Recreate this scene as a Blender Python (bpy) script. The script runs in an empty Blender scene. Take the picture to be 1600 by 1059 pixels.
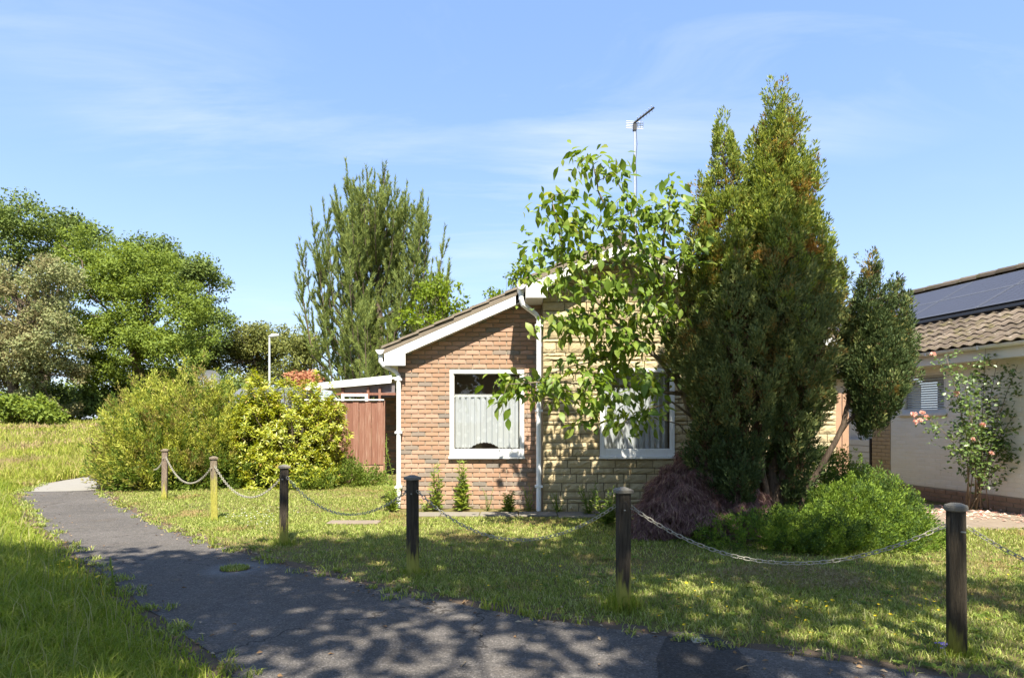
import bpy, bmesh, math, random
import numpy as np
from mathutils import Vector, Matrix, Euler

scene = bpy.context.scene
COL = scene.collection
R = math.radians
rng = np.random.default_rng(7)
random.seed(7)

# ------------------------------------------------------------------ camera
EYE = 1.45
cam_data = bpy.data.cameras.new('camera')
cam_data.sensor_width = 36.0
cam_data.lens = 22.5
cam_data.shift_y = 0.0803
cam_data.clip_start = 0.05
cam_data.clip_end = 3000
cam = bpy.data.objects.new('camera', cam_data)
COL.objects.link(cam)
cam.location = (0, 0, EYE)
cam.rotation_euler = (R(90), 0, 0)
scene.camera = cam

# ------------------------------------------------------------------ light
SUN_EL, SUN_AZ = 57.0, 10.0           # behind the viewer, a little to the right
world = bpy.data.worlds.new('World')
scene.world = world
world.use_nodes = True
wn, wl = world.node_tree.nodes, world.node_tree.links
wn.clear()
w_out = wn.new('ShaderNodeOutputWorld')
w_bg = wn.new('ShaderNodeBackground')
sky = wn.new('ShaderNodeTexSky')
sky.sky_type = 'NISHITA'
sky.sun_disc = False
sky.sun_elevation = R(SUN_EL)
sky.sun_rotation = R(180 - SUN_AZ)
sky.altitude = 50
sky.air_density = 1.0
sky.dust_density = 0.6
sky.ozone_density = 2.5
w_bg.inputs['Strength'].default_value = 0.106
# thin cirrus: a stretched noise on a flat layer high above
tc = wn.new('ShaderNodeTexCoord')
sep = wn.new('ShaderNodeSeparateXYZ')
wl.new(tc.outputs['Generated'], sep.inputs[0])
def wmath(op, a, b=None, clamp=False):
    n = wn.new('ShaderNodeMath'); n.operation = op; n.use_clamp = clamp
    for i, v in enumerate((a, b)):
        if v is None: continue
        if isinstance(v, (int, float)): n.inputs[i].default_value = v
        else: wl.new(v, n.inputs[i])
    return n.outputs[0]
zz = wmath('ADD', wmath('MAXIMUM', sep.outputs['Z'], 0.0), 0.22)
comb = wn.new('ShaderNodeCombineXYZ')
wl.new(wmath('DIVIDE', sep.outputs['X'], zz), comb.inputs[0])
wl.new(wmath('DIVIDE', sep.outputs['Y'], zz), comb.inputs[1])
wmap = wn.new('ShaderNodeMapping')
wmap.inputs['Rotation'].default_value = (0, 0, R(-12))
wmap.inputs['Scale'].default_value = (0.55, 2.0, 1.0)
wmap.inputs['Location'].default_value = (3.1, 1.7, 0.0)
wl.new(comb.outputs[0], wmap.inputs[0])
n1 = wn.new('ShaderNodeTexNoise'); n1.inputs['Scale'].default_value = 1.25
n1.inputs['Detail'].default_value = 8; n1.inputs['Roughness'].default_value = 0.62
n1.inputs['Distortion'].default_value = 0.7
wl.new(wmap.outputs[0], n1.inputs['Vector'])
n2 = wn.new('ShaderNodeTexNoise'); n2.inputs['Scale'].default_value = 0.9
n2.inputs['Detail'].default_value = 3
wl.new(comb.outputs[0], n2.inputs['Vector'])
cl = wmath('MULTIPLY', wmath('MULTIPLY', wmath('SUBTRACT', n1.outputs[0], 0.47), 4.0, True),
           wmath('MULTIPLY', wmath('SUBTRACT', n2.outputs[0], 0.40), 4.0, True), True)
# a pale veil towards the horizon, all the way round
veil = wmath('POWER', wmath('SUBTRACT', 1.0, wmath('MAXIMUM', sep.outputs['Z'], 0.0), True), 5.0)
cl = wmath('ADD', cl, wmath('MULTIPLY', veil, 0.75), True)
w_mix = wn.new('ShaderNodeMix'); w_mix.data_type = 'RGBA'
wl.new(wmath('MULTIPLY', cl, 0.6), w_mix.inputs['Factor'])
# the camera of the photograph renders its blue sky bright and clean
w_air = wn.new('ShaderNodeMix'); w_air.data_type = 'RGBA'
w_air.inputs['Factor'].default_value = 0.60
wl.new(sky.outputs[0], w_air.inputs['A'])
w_air.inputs['B'].default_value = (0.86, 1.45, 2.85, 1)
wl.new(w_air.outputs['Result'], w_mix.inputs['A'])
w_mix.inputs['B'].default_value = (3.1, 3.25, 3.4, 1)
wl.new(w_mix.outputs['Result'], w_bg.inputs['Color'])
wl.new(w_bg.outputs[0], w_out.inputs['Surface'])

sun_data = bpy.data.lights.new('sun', 'SUN')
sun_data.energy = 4.1
sun_data.angle = R(0.5)
sun_data.color = (1.0, 0.935, 0.80)
sun = bpy.data.objects.new('sun', sun_data)
COL.objects.link(sun)
SDIR = Vector((math.sin(R(SUN_AZ)) * math.cos(R(SUN_EL)), -math.cos(R(SUN_AZ)) * math.cos(R(SUN_EL)), math.sin(R(SUN_EL))))
sun.rotation_euler = SDIR.to_track_quat('Z', 'Y').to_euler()
sun.location = SDIR * 60

scene.view_settings.view_transform = 'Standard'
scene.view_settings.look = 'None'
scene.view_settings.exposure = 1.78
scene.view_settings.gamma = 1.0
scene.view_settings.use_curve_mapping = False
scene.cycles.use_denoising = True
scene.cycles.max_bounces = 8
scene.cycles.transparent_max_bounces = 24

# ------------------------------------------------------------------ helpers
def px(x, y, d):
    """world point at depth d that a surveyor's sight line (x, y) on the photograph hits"""
    return Vector(((x - 800) / 1000 * d, d, EYE + (658 - y) / 1000 * d))
def gp(x, y):
    d = 1000 * EYE / (y - 658)
    return Vector(((x - 800) / 1000 * d, d, 0))

def gz(y):
    """the land rises gently beyond the bend of the path"""
    return 0.040 * min(max(0.0, y - 17.0), 33.0)

def tag(o, label=None, cat=None, group=None, kind=None):
    if label: o['label'] = label
    if cat: o['category'] = cat
    if group: o['group'] = group
    if kind: o['kind'] = kind
    return o

class Thing:
    """an Empty at the thing's base; parts are written in world coordinates and moved to it"""
    def __init__(self, name, label, cat, loc, group=None, rotz=0.0):
        self.o = bpy.data.objects.new(name, None)
        COL.objects.link(self.o)
        self.o.empty_display_size = 0.2
        self.o.location = loc
        self.o.rotation_euler = (0, 0, rotz)
        self.org = Vector(loc) if rotz == 0 else Vector((0, 0, 0))
        tag(self.o, label, cat, group)

class MB:
    """collects vertices and faces, builds ONE mesh object"""
    def __init__(self): self.v, self.f = [], []
    def add(self, vs, fs):
        n = len(self.v)
        self.v += [tuple(p) for p in vs]
        self.f += [tuple(i + n for i in f) for f in fs]
        return self
    def box(self, lo, hi):
        x0, y0, z0 = lo; x1, y1, z1 = hi
        return self.add([(x0,y0,z0),(x1,y0,z0),(x1,y1,z0),(x0,y1,z0),(x0,y0,z1),(x1,y0,z1),(x1,y1,z1),(x0,y1,z1)],
                        [(0,3,2,1),(4,5,6,7),(0,1,5,4),(1,2,6,5),(2,3,7,6),(3,0,4,7)])
    def prism(self, poly, y0, y1):
        """polygon given as (x, z), counter-clockwise seen from the front (-y), extruded from y0 to y1"""
        n = len(poly)
        vs = [(x, y0, z) for x, z in poly] + [(x, y1, z) for x, z in poly]
        fs = [tuple(range(n)), tuple(range(2*n-1, n-1, -1))]
        fs += [(i, i+n, (i+1) % n + n, (i+1) % n) for i in range(n)]
        return self.add(vs, fs)
    def tube(self, pts, rad, seg=8, cap=True):
        pts = [Vector(p) for p in pts]
        if isinstance(rad, (int, float)): rad = [rad] * len(pts)
        base = len(self.v); prev = None
        for i, p in enumerate(pts):
            t = (pts[min(i+1, len(pts)-1)] - pts[max(i-1, 0)]).normalized()
            if prev is None:
                u = t.orthogonal().normalized()
            else:
                u = (prev - t * prev.dot(t))
                u = u.normalized() if u.length > 1e-6 else t.orthogonal().normalized()
            prev = u; w = t.cross(u)
            for k in range(seg):
                a = 2 * math.pi * k / seg
                self.v.append(tuple(p + (u * math.cos(a) + w * math.sin(a)) * rad[i]))
        for i in range(len(pts) - 1):
            for k in range(seg):
                a, b = base + i*seg + k, base + i*seg + (k+1) % seg
                self.f.append((a, b, b + seg, a + seg))
        if cap:
            self.f.append(tuple(base + k for k in range(seg - 1, -1, -1)))
            self.f.append(tuple(base + (len(pts)-1)*seg + k for k in range(seg)))
        return self
    def lathe(self, prof, c, seg=16):
        """prof = [(r, z)...] from the bottom up, around the vertical through c"""
        base = len(self.v)
        for r, z in prof:
            for k in range(seg):
                a = 2 * math.pi * k / seg
                self.v.append((c[0] + r*math.cos(a), c[1] + r*math.sin(a), c[2] + z))
        for i in range(len(prof) - 1):
            for k in range(seg):
                a, b = base + i*seg + k, base + i*seg + (k+1) % seg
                self.f.append((a, b, b + seg, a + seg))
        self.f.append(tuple(base + k for k in range(seg - 1, -1, -1)))
        self.f.append(tuple(base + (len(prof)-1)*seg + k for k in range(seg)))
        return self
    def build(self, name, m, parent=None, smooth=False, org=None, bevel=0.0):
        """parent: a Thing, or (Thing, part object) for a sub-part, or None"""
        if isinstance(parent, Thing): org, par = parent.org, parent.o
        elif isinstance(parent, tuple): org, par = parent[0].org, parent[1]
        else: org, par = (Vector(org) if org is not None else Vector((0,0,0))), parent
        me = bpy.data.meshes.new(name)
        me.from_pydata([(x-org[0], y-org[1], z-org[2]) for x, y, z in self.v], [], self.f)
        me.update()
        if smooth:
            me.polygons.foreach_set('use_smooth', [True] * len(me.polygons))
        if bevel:
            bm = bmesh.new(); bm.from_mesh(me)
            bmesh.ops.bevel(bm, geom=list(bm.edges), offset=bevel, segments=1, affect='EDGES')
            bm.to_mesh(me); bm.free()
        me.materials.append(m)
        o = bpy.data.objects.new(name, me)
        COL.objects.link(o)
        if par is not None: o.parent = par
        elif org is not None: o.location = org
        return o

def np_object(name, V, F, m, parent=None, rnd=None, org=None, normals=None):
    """V (n,3), F (m,3) or (m,4); rnd (m,) goes into a face attribute that tints the leaves"""
    if isinstance(parent, Thing): org, par = parent.org, parent.o
    elif isinstance(parent, tuple): org, par = parent[0].org, parent[1]
    else: org, par = (Vector(org) if org is not None else Vector((0,0,0))), parent
    V = np.asarray(V, dtype=np.float32) - np.array(org, dtype=np.float32)
    F = np.asarray(F, dtype=np.int32)
    k = F.shape[1]
    me = bpy.data.meshes.new(name)
    me.vertices.add(len(V)); me.vertices.foreach_set('co', V.ravel())
    me.loops.add(F.size); me.loops.foreach_set('vertex_index', F.ravel())
    me.polygons.add(len(F))
    me.polygons.foreach_set('loop_start', np.arange(0, F.size, k, dtype=np.int32))
    me.polygons.foreach_set('loop_total', np.full(len(F), k, dtype=np.int32))
    if rnd is not None:
        at = me.attributes.new('rnd', 'FLOAT', 'FACE')
        at.data.foreach_set('value', np.asarray(rnd, dtype=np.float32))
    me.update(calc_edges=True)
    me.materials.append(m)
    o = bpy.data.objects.new(name, me)
    COL.objects.link(o)
    if par is not None: o.parent = par
    else: o.location = org
    return o

def unit(a): return a / np.maximum(np.linalg.norm(a, axis=-1, keepdims=True), 1e-9)
def rdir(n): return unit(rng.normal(size=(n, 3)))

def leaf_quads(P, D, L, W, fold=0.15, up=None):
    """folded diamond leaves: two triangles either side of a midrib"""
    n = len(P)
    D = unit(D)
    ref = rdir(n) if up is None else unit(up + 0.35 * rng.normal(size=(n, 3)))
    S = unit(np.cross(D, ref)); N = np.cross(S, D)
    L = np.broadcast_to(L, (n,))[:, None]; W = np.broadcast_to(W, (n,))[:, None]
    V = np.empty((n, 4, 3))
    V[:, 0] = P
    V[:, 1] = P + D*L*0.45 + S*W*0.5 + N*W*fold
    V[:, 2] = P + D*L - N*L*0.08
    V[:, 3] = P + D*L*0.45 - S*W*0.5 + N*W*fold
    b = np.arange(n)[:, None] * 4
    F = np.concatenate([b + np.array([0, 1, 2]), b + np.array([0, 2, 3])], axis=1).reshape(-1, 3)
    return V.reshape(-1, 3), F

# ------------------------------------------------------------------ materials
def nodes_of(name):
    m = bpy.data.materials.new(name); m.use_nodes = True
    nt = m.node_tree; nt.nodes.clear()
    out = nt.nodes.new('ShaderNodeOutputMaterial')
    return m, nt, out
def ramp(nt, stops, fac=None, interp='LINEAR'):
    r = nt.nodes.new('ShaderNodeValToRGB')
    r.color_ramp.interpolation = interp
    els = r.color_ramp.elements
    while len(els) < len(stops): els.new(0.5)
    for e, (p, c) in zip(els, stops):
        e.position = p; e.color = (*c, 1) if len(c) == 3 else c
    if fac is not None: nt.links.new(fac, r.inputs[0])
    return r.outputs[0]
def noise(nt, scale, detail=4, rough=0.55, vec=None, dist=0.0):
    n = nt.nodes.new('ShaderNodeTexNoise')
    n.inputs['Scale'].default_value = scale; n.inputs['Detail'].default_value = detail
    n.inputs['Roughness'].default_value = rough; n.inputs['Distortion'].default_value = dist
    if vec is not None: nt.links.new(vec, n.inputs['Vector'])
    return n.outputs[0]
def coords(nt, kind='Object', scale=None, loc=None):
    t = nt.nodes.new('ShaderNodeTexCoord')
    o = t.outputs[kind]
    if scale or loc:
        mp = nt.nodes.new('ShaderNodeMapping')
        if scale: mp.inputs['Scale'].default_value = scale
        if loc: mp.inputs['Location'].default_value = loc
        nt.links.new(o, mp.inputs[0]); o = mp.outputs[0]
    return o
def worldpos(nt):
    return nt.nodes.new('ShaderNodeNewGeometry').outputs['Position']
def mathn(nt, op, a, b=None, c=None, clamp=False):
    n = nt.nodes.new('ShaderNodeMath'); n.operation = op; n.use_clamp = clamp
    for i, v in enumerate((a, b, c)):
        if v is None: continue
        if isinstance(v, (int, float)): n.inputs[i].default_value = v
        else: nt.links.new(v, n.inputs[i])
    return n.outputs[0]
def mixc(nt, fac, a, b, mode='MIX'):
    n = nt.nodes.new('ShaderNodeMix'); n.data_type = 'RGBA'; n.blend_type = mode
    for s, v in (('Factor', fac), ('A', a), ('B', b)):
        if isinstance(v, (int, float)): n.inputs[s].default_value = v
        elif isinstance(v, tuple): n.inputs[s].default_value = (*v, 1)
        else: nt.links.new(v, n.inputs[s])
    return n.outputs['Result']
def bsdf(nt, out, color, rough=0.7, bump=None, bump_d=0.01, spec=0.5, metal=0.0):
    b = nt.nodes.new('ShaderNodeBsdfPrincipled')
    if isinstance(color, tuple): b.inputs['Base Color'].default_value = (*color, 1)
    else: nt.links.new(color, b.inputs['Base Color'])
    if isinstance(rough, (int, float)): b.inputs['Roughness'].default_value = rough
    else: nt.links.new(rough, b.inputs['Roughness'])
    b.inputs['Metallic'].default_value = metal
    b.inputs['Specular IOR Level'].default_value = spec
    if bump is not None:
        bn = nt.nodes.new('ShaderNodeBump'); bn.inputs['Distance'].default_value = bump_d
        bn.inputs['Strength'].default_value = 1.0
        nt.links.new(bump, bn.inputs['Height']); nt.links.new(bn.outputs[0], b.inputs['Normal'])
    nt.links.new(b.outputs[0], out.inputs['Surface'])
    return b
def piece_rnd(nt):
    """one random number per piece: object random for single objects, face attribute for joined ones"""
    oi = nt.nodes.new('ShaderNodeObjectInfo').outputs['Random']
    at = nt.nodes.new('ShaderNodeAttribute'); at.attribute_name = 'rnd'
    return mathn(nt, 'FRACT', mathn(nt, 'ADD', oi, at.outputs['Fac']))

def plain(name, color, rough=0.6, var=0.12, scale=6.0, bump=0.0, spec=0.5, metal=0.0):
    m, nt, out = nodes_of(name)
    p = worldpos(nt)
    n = noise(nt, scale, 5, 0.6, p)
    f = mathn(nt, 'MULTIPLY_ADD', n, 2 * var, 1 - var)
    c = mixc(nt, 1.0, color, (1, 1, 1), 'MULTIPLY')
    vm = nt.nodes.new('ShaderNodeVectorMath'); vm.operation = 'SCALE'
    nt.links.new(c, vm.inputs[0]); nt.links.new(f, vm.inputs['Scale'])
    bsdf(nt, out, vm.outputs[0], rough, noise(nt, scale * 8, 4, 0.6, p) if bump else None, bump, spec, metal)
    return m

def foliage(name, stops, trans=0.35, rough=0.5, patch=None, patch_scale=1.2, patch_lo=0.5, patch_hi=0.62, spec=0.12):
    """leaf shader: colour drawn per leaf, optional second colour in patches, light shining through"""
    m, nt, out = nodes_of(name)
    r = piece_rnd(nt)
    c = ramp(nt, stops, r)
    if patch:
        n = noise(nt, patch_scale, 3, 0.6, worldpos(nt))
        n = mathn(nt, 'ADD', n, mathn(nt, 'MULTIPLY_ADD', r, 0.16, -0.08))
        mr = nt.nodes.new('ShaderNodeMapRange'); mr.interpolation_type = 'SMOOTHSTEP'
        mr.inputs['From Min'].default_value = patch_lo; mr.inputs['From Max'].default_value = patch_hi
        nt.links.new(n, mr.inputs['Value'])
        c = mixc(nt, mr.outputs[0], c, patch)
    b = bsdf(nt, out, c, rough, spec=spec)
    t = nt.nodes.new('ShaderNodeBsdfTranslucent')
    hs = nt.nodes.new('ShaderNodeHueSaturation'); hs.inputs['Hue'].default_value = 0.485
    hs.inputs['Saturation'].default_value = 1.1; hs.inputs['Value'].default_value = 1.35
    nt.links.new(c, hs.inputs['Color']); nt.links.new(hs.outputs[0], t.inputs['Color'])
    mx = nt.nodes.new('ShaderNodeMixShader'); mx.inputs[0].default_value = trans
    nt.links.new(b.outputs[0], mx.inputs[1]); nt.links.new(t.outputs[0], mx.inputs[2])
    nt.links.new(mx.outputs[0], out.inputs['Surface'])
    return m

M = {}
def mk_white():
    m, nt, out = nodes_of('white_upvc')
    p = worldpos(nt)
    mp = nt.nodes.new('ShaderNodeMapping'); mp.inputs['Scale'].default_value = (9, 9, 1.2); nt.links.new(p, mp.inputs[0])
    n = noise(nt, 2.0, 6, 0.7, mp.outputs[0]); g = noise(nt, 22, 4, 0.7, p)
    c = mixc(nt, mathn(nt, 'MULTIPLY', mathn(nt, 'SUBTRACT', n, 0.5, clamp=True), 1.8, clamp=True), (0.76, 0.76, 0.75), (0.58, 0.56, 0.49))
    c = mixc(nt, mathn(nt, 'MULTIPLY', mathn(nt, 'SUBTRACT', g, 0.62, clamp=True), 2.5, clamp=True), c, (0.42, 0.40, 0.32))
    bsdf(nt, out, c, 0.4, None, 0, 0.4)
    return m
M['white'] = mk_white()
M['white_old'] = plain('weathered_white_paint', (0.70, 0.69, 0.65), 0.5, 0.10, 3)
M['cream'] = plain('cream_fascia_paint', (0.72, 0.68, 0.60), 0.5, 0.08, 2)
M['soffit'] = plain('soffit_board', (0.66, 0.65, 0.62), 0.6, 0.05, 2)
M['mortar'] = plain('mortar', (0.31, 0.265, 0.20), 0.95, 0.15, 20, 0.004)
M['mortar_dark'] = plain('stone_mortar', (0.20, 0.16, 0.10), 0.95, 0.15, 20, 0.004)
M['interior'] = plain('room_paint', (0.46, 0.38, 0.31), 0.9, 0.1, 2)
M['dark'] = plain('black_metal', (0.02, 0.02, 0.022), 0.45, 0.2, 10)
M['galv'] = plain('galvanised_chain', (0.36, 0.335, 0.27), 0.75, 0.3, 30, 0.0, 0.5, 0.25)
M['pv_frame'] = plain('dull_panel_frame', (0.11, 0.112, 0.125), 0.5, 0.1, 5)
M['lamp_grey'] = plain('lamp_column_grey', (0.5, 0.52, 0.52), 0.5, 0.1, 2)
M['alu'] = plain('aluminium', (0.62, 0.62, 0.60), 0.4, 0.1, 10, 0, 0.5, 0.6)
M['dish'] = plain('dish_grey', (0.11, 0.115, 0.12), 0.5, 0.05, 2)

def mk_brick():
    m, nt, out = nodes_of('facing_brick')
    r = piece_rnd(nt)
    c = ramp(nt, [(0.0, (0.36, 0.215, 0.138)), (0.22, (0.43, 0.265, 0.185)), (0.42, (0.385, 0.235, 0.15)), (0.54, (0.33, 0.215, 0.145)),
                  (0.70, (0.25, 0.20, 0.16)), (0.84, (0.21, 0.18, 0.15)), (0.92, (0.46, 0.285, 0.20)), (1.0, (0.39, 0.235, 0.16))], r, 'CONSTANT')
    p = worldpos(nt)
    n = noise(nt, 28, 5, 0.65, p)
    c = mixc(nt, mathn(nt, 'MULTIPLY', mathn(nt, 'SUBTRACT', n, 0.48, clamp=True), 2.4, clamp=True), c, (0.27, 0.215, 0.18))
    n2 = noise(nt, 1.3, 4, 0.6, p)
    c = mixc(nt, mathn(nt, 'MULTIPLY', mathn(nt, 'SUBTRACT', n2, 0.5, clamp=True), 0.9, clamp=True), c, (0.42, 0.30, 0.20))
    bsdf(nt, out, c, 0.88, noise(nt, 160, 4, 0.7, p), 0.004, 0.25)
    return m
M['brick'] = mk_brick()
def mk_stone():
    m, nt, out = nodes_of('yellow_walling_stone')
    r = piece_rnd(nt); p = worldpos(nt)
    c = ramp(nt, [(0.0, (0.45, 0.36, 0.205)), (0.3, (0.54, 0.45, 0.28)), (0.55, (0.40, 0.315, 0.18)), (0.75, (0.55, 0.465, 0.295)), (1.0, (0.48, 0.385, 0.22))], r)
    n = noise(nt, 9, 6, 0.7, p)
    c = mixc(nt, mathn(nt, 'MULTIPLY', mathn(nt, 'SUBTRACT', n, 0.47, clamp=True), 2.2, clamp=True), c, (0.34, 0.265, 0.15))
    st_ = noise(nt, 0.9, 5, 0.65, p)
    c = mixc(nt, mathn(nt, 'MULTIPLY', mathn(nt, 'SUBTRACT', st_, 0.5, clamp=True), 2.0, clamp=True), c, (0.30, 0.245, 0.155))
    h = mathn(nt, 'ADD', noise(nt, 14, 6, 0.7, p), mathn(nt, 'MULTIPLY', noise(nt, 70, 4, 0.6, p), 0.3))
    bsdf(nt, out, c, 0.9, h, 0.02, 0.2)
    return m
M['stone'] = mk_stone()
def mk_painted_brick():
    m, nt, out = nodes_of('cream_painted_brick')
    r = piece_rnd(nt); p = worldpos(nt)
    c = ramp(nt, [(0, (0.79, 0.755, 0.665)), (1, (0.83, 0.80, 0.715))], r)
    n = noise(nt, 2.2, 5, 0.65, p)
    c = mixc(nt, mathn(nt, 'MULTIPLY', mathn(nt, 'SUBTRACT', n, 0.5, clamp=True), 1.4, clamp=True), c, (0.72, 0.67, 0.565))
    bsdf(nt, out, c, 0.7, noise(nt, 90, 3, 0.6, p), 0.002, 0.3)
    return m
M['painted_brick'] = mk_painted_brick()
M['plinth_brick'] = plain('brown_plinth_brick', (0.33, 0.215, 0.145), 0.9, 0.3, 9, 0.004)
M['tan_brick'] = plain('tan_brick', (0.44, 0.33, 0.20), 0.9, 0.22, 7, 0.004)

def mk_tile():
    m, nt, out = nodes_of('mossy_concrete_tile')
    r = piece_rnd(nt); p = worldpos(nt)
    c = ramp(nt, [(0, (0.075, 0.058, 0.045)), (0.5, (0.11, 0.086, 0.065)), (1, (0.15, 0.118, 0.09))], r)
    n = noise(nt, 5, 6, 0.7, p)
    c = mixc(nt, mathn(nt, 'MULTIPLY', mathn(nt, 'SUBTRACT', n, 0.50, clamp=True), 5, clamp=True), c, (0.085, 0.075, 0.024))
    n2 = noise(nt, 13, 5, 0.7, p)
    c = mixc(nt, mathn(nt, 'MULTIPLY', mathn(nt, 'SUBTRACT', n2, 0.59, clamp=True), 6, clamp=True), c, (0.34, 0.31, 0.25))
    bsdf(nt, out, c, 0.92, noise(nt, 60, 4, 0.7, p), 0.006, 0.2)
    return m
M['tile'] = mk_tile()
M['verge'] = plain('mossy_verge_bedding', (0.20, 0.165, 0.125), 0.92, 0.4, 14, 0.006)

def mk_bark(name, c1, c2, sc=(9, 9, 2)):
    m, nt, out = nodes_of(name)
    p = coords(nt, 'Object', sc)
    n = noise(nt, 3, 6, 0.7, p)
    c = ramp(nt, [(0.3, c1), (0.7, c2)], n)
    bsdf(nt, out, c, 0.9, n, 0.02, 0.2)
    return m
M['bark'] = mk_bark('grey_brown_bark', (0.06, 0.045, 0.032), (0.17, 0.13, 0.095))
M['bark_pale'] = mk_bark('pale_bark', (0.12, 0.095, 0.065), (0.27, 0.22, 0.155))
M['bark_red'] = mk_bark('brown_conifer_bark', (0.05, 0.036, 0.026), (0.15, 0.11, 0.08))

def mk_post(name, c1, c2, top, seed):
    """weathered timber: grey-brown grain, with green algae growing up from the foot"""
    m, nt, out = nodes_of(name)
    o = coords(nt, 'Object')
    g = noise(nt, 5, 6, 0.65, coords(nt, 'Object', (14, 14, 1.1), (seed, seed, seed)))
    c = ramp(nt, [(0.3, c1), (0.72, c2)], g)
    s = nt.nodes.new('ShaderNodeSeparateXYZ'); nt.links.new(o, s.inputs[0])
    edge = mathn(nt, 'ADD', s.outputs['Z'], mathn(nt, 'MULTIPLY_ADD', noise(nt, 4, 4, 0.6, coords(nt, 'Object', (4, 4, .7), (seed, 0, 0))), 0.9, -0.45))
    mr = nt.nodes.new('ShaderNodeMapRange'); mr.inputs['From Min'].default_value = top; mr.inputs['From Max'].default_value = top - 0.22
    mr.interpolation_type = 'SMOOTHSTEP'
    nt.links.new(edge, mr.inputs['Value'])
    c = mixc(nt, mathn(nt, 'MULTIPLY', mr.outputs[0], 0.92), c, mixc(nt, g, (0.38, 0.36, 0.05), (0.58, 0.53, 0.12)))
    bsdf(nt, out, c, 0.88, mathn(nt, 'ADD', g, mathn(nt, 'MULTIPLY', noise(nt, 9, 5, 0.7, coords(nt, 'Object', (26, 26, .6), (seed, 1, 2))), 1.2)), 0.022, 0.2)
    return m
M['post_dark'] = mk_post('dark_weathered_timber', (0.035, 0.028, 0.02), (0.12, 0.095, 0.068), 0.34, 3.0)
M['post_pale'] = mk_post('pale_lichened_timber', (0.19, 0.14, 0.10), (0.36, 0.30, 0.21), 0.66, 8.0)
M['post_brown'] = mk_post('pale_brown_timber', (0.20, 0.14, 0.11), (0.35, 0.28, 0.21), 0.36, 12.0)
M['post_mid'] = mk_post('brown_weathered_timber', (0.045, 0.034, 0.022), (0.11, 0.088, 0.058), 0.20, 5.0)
M['post_cap'] = plain('weathered_post_cap', (0.16, 0.145, 0.115), 0.85, 0.3, 20, 0.004)

def mk_fence():
    m, nt, out = nodes_of('red_stained_fence_board')
    r = piece_rnd(nt)
    g = noise(nt, 3, 6, 0.65, coords(nt, 'Object', (20, 20, 0.8)))
    c = ramp(nt, [(0.3, (0.17, 0.075, 0.05)), (0.6, (0.245, 0.12, 0.083)), (0.78, (0.36, 0.24, 0.18))], mathn(nt, 'MULTIPLY_ADD', r, 0.16, mathn(nt, 'SUBTRACT', g, 0.05)))
    bsdf(nt, out, c, 0.85, g, 0.006, 0.2)
    return m
M['fence'] = mk_fence()
M['gravel_board'] = plain('weathered_gravel_board', (0.36, 0.22, 0.14), 0.9, 0.25, 8, 0.004)

def mk_asphalt(name, base, seed):
    m, nt, out = nodes_of(name)
    p = worldpos(nt)
    n = noise(nt, 0.8, 5, 0.6, p); f = noise(nt, 120, 2, 0.7, p); g = noise(nt, 9, 6, 0.75, p)
    c = ramp(nt, [(0.28, tuple(b*0.58 for b in base)), (0.72, tuple(b*1.45 for b in base))], mathn(nt, 'ADD', mathn(nt, 'MULTIPLY', n, 0.55), mathn(nt, 'MULTIPLY', g, 0.45)))
    v = nt.nodes.new('ShaderNodeTexVoronoi'); v.inputs['Scale'].default_value = 95; nt.links.new(p, v.inputs['Vector'])
    sep_ = nt.nodes.new('ShaderNodeSeparateColor'); nt.links.new(v.outputs['Color'], sep_.inputs[0])
    chips = mathn(nt, 'MULTIPLY', mathn(nt, 'GREATER_THAN', sep_.outputs[0], 0.80), 0.34)
    c = mixc(nt, chips, c, tuple(min(1, b*2.6) for b in base))
    c = mixc(nt, mathn(nt, 'MULTIPLY', mathn(nt, 'LESS_THAN', sep_.outputs[1], 0.22), 0.4), c, tuple(b*0.35 for b in base))
    # hairline cracks and brown silt in patches
    w = nt.nodes.new('ShaderNodeTexVoronoi'); w.feature = 'DISTANCE_TO_EDGE'; w.inputs['Scale'].default_value = 0.55
    vm2 = nt.nodes.new('ShaderNodeVectorMath'); vm2.operation = 'ADD'; nz_ = nt.nodes.new('ShaderNodeTexNoise'); nz_.inputs['Scale'].default_value = 2.5; nz_.inputs['Detail'].default_value = 6
    nt.links.new(p, nz_.inputs['Vector']); nt.links.new(p, vm2.inputs[0]); nt.links.new(nz_.outputs['Color'], vm2.inputs[1]); nt.links.new(vm2.outputs[0], w.inputs['Vector'])
    crack = mathn(nt, 'MULTIPLY', mathn(nt, 'LESS_THAN', w.outputs['Distance'], 0.006), mathn(nt, 'GREATER_THAN', n, 0.5))
    c = mixc(nt, mathn(nt, 'MULTIPLY', crack, 0.7), c, (0.022, 0.018, 0.014))
    silt = mathn(nt, 'MULTIPLY', mathn(nt, 'SUBTRACT', noise(nt, 2.1, 6, 0.7, p), 0.53, clamp=True), 3.5, clamp=True)
    c = mixc(nt, mathn(nt, 'MULTIPLY', silt, 0.45), c, (0.125, 0.095, 0.066))
    # a bleached ring round the pothole
    vm = nt.nodes.new('ShaderNodeVectorMath'); vm.operation = 'DISTANCE'
    nt.links.new(p, vm.inputs[0]); vm.inputs[1].default_value = (gp(367, 890).x, gp(367, 890).y, 0)
    mr = nt.nodes.new('ShaderNodeMapRange'); mr.inputs['From Min'].default_value = 0.42; mr.inputs['From Max'].default_value = 0.13
    mr.interpolation_type = 'SMOOTHSTEP'; nt.links.new(vm.outputs['Value'], mr.inputs['Value'])
    c = mixc(nt, mathn(nt, 'MULTIPLY', mathn(nt, 'MULTIPLY', mr.outputs[0], g), 0.8), c, (0.24, 0.25, 0.26))
    h = mathn(nt, 'ADD', f, mathn(nt, 'MULTIPLY', v.outputs['Distance'], -0.8))
    bsdf(nt, out, c, 0.9, h, 0.010, 0.25)
    return m
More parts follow.
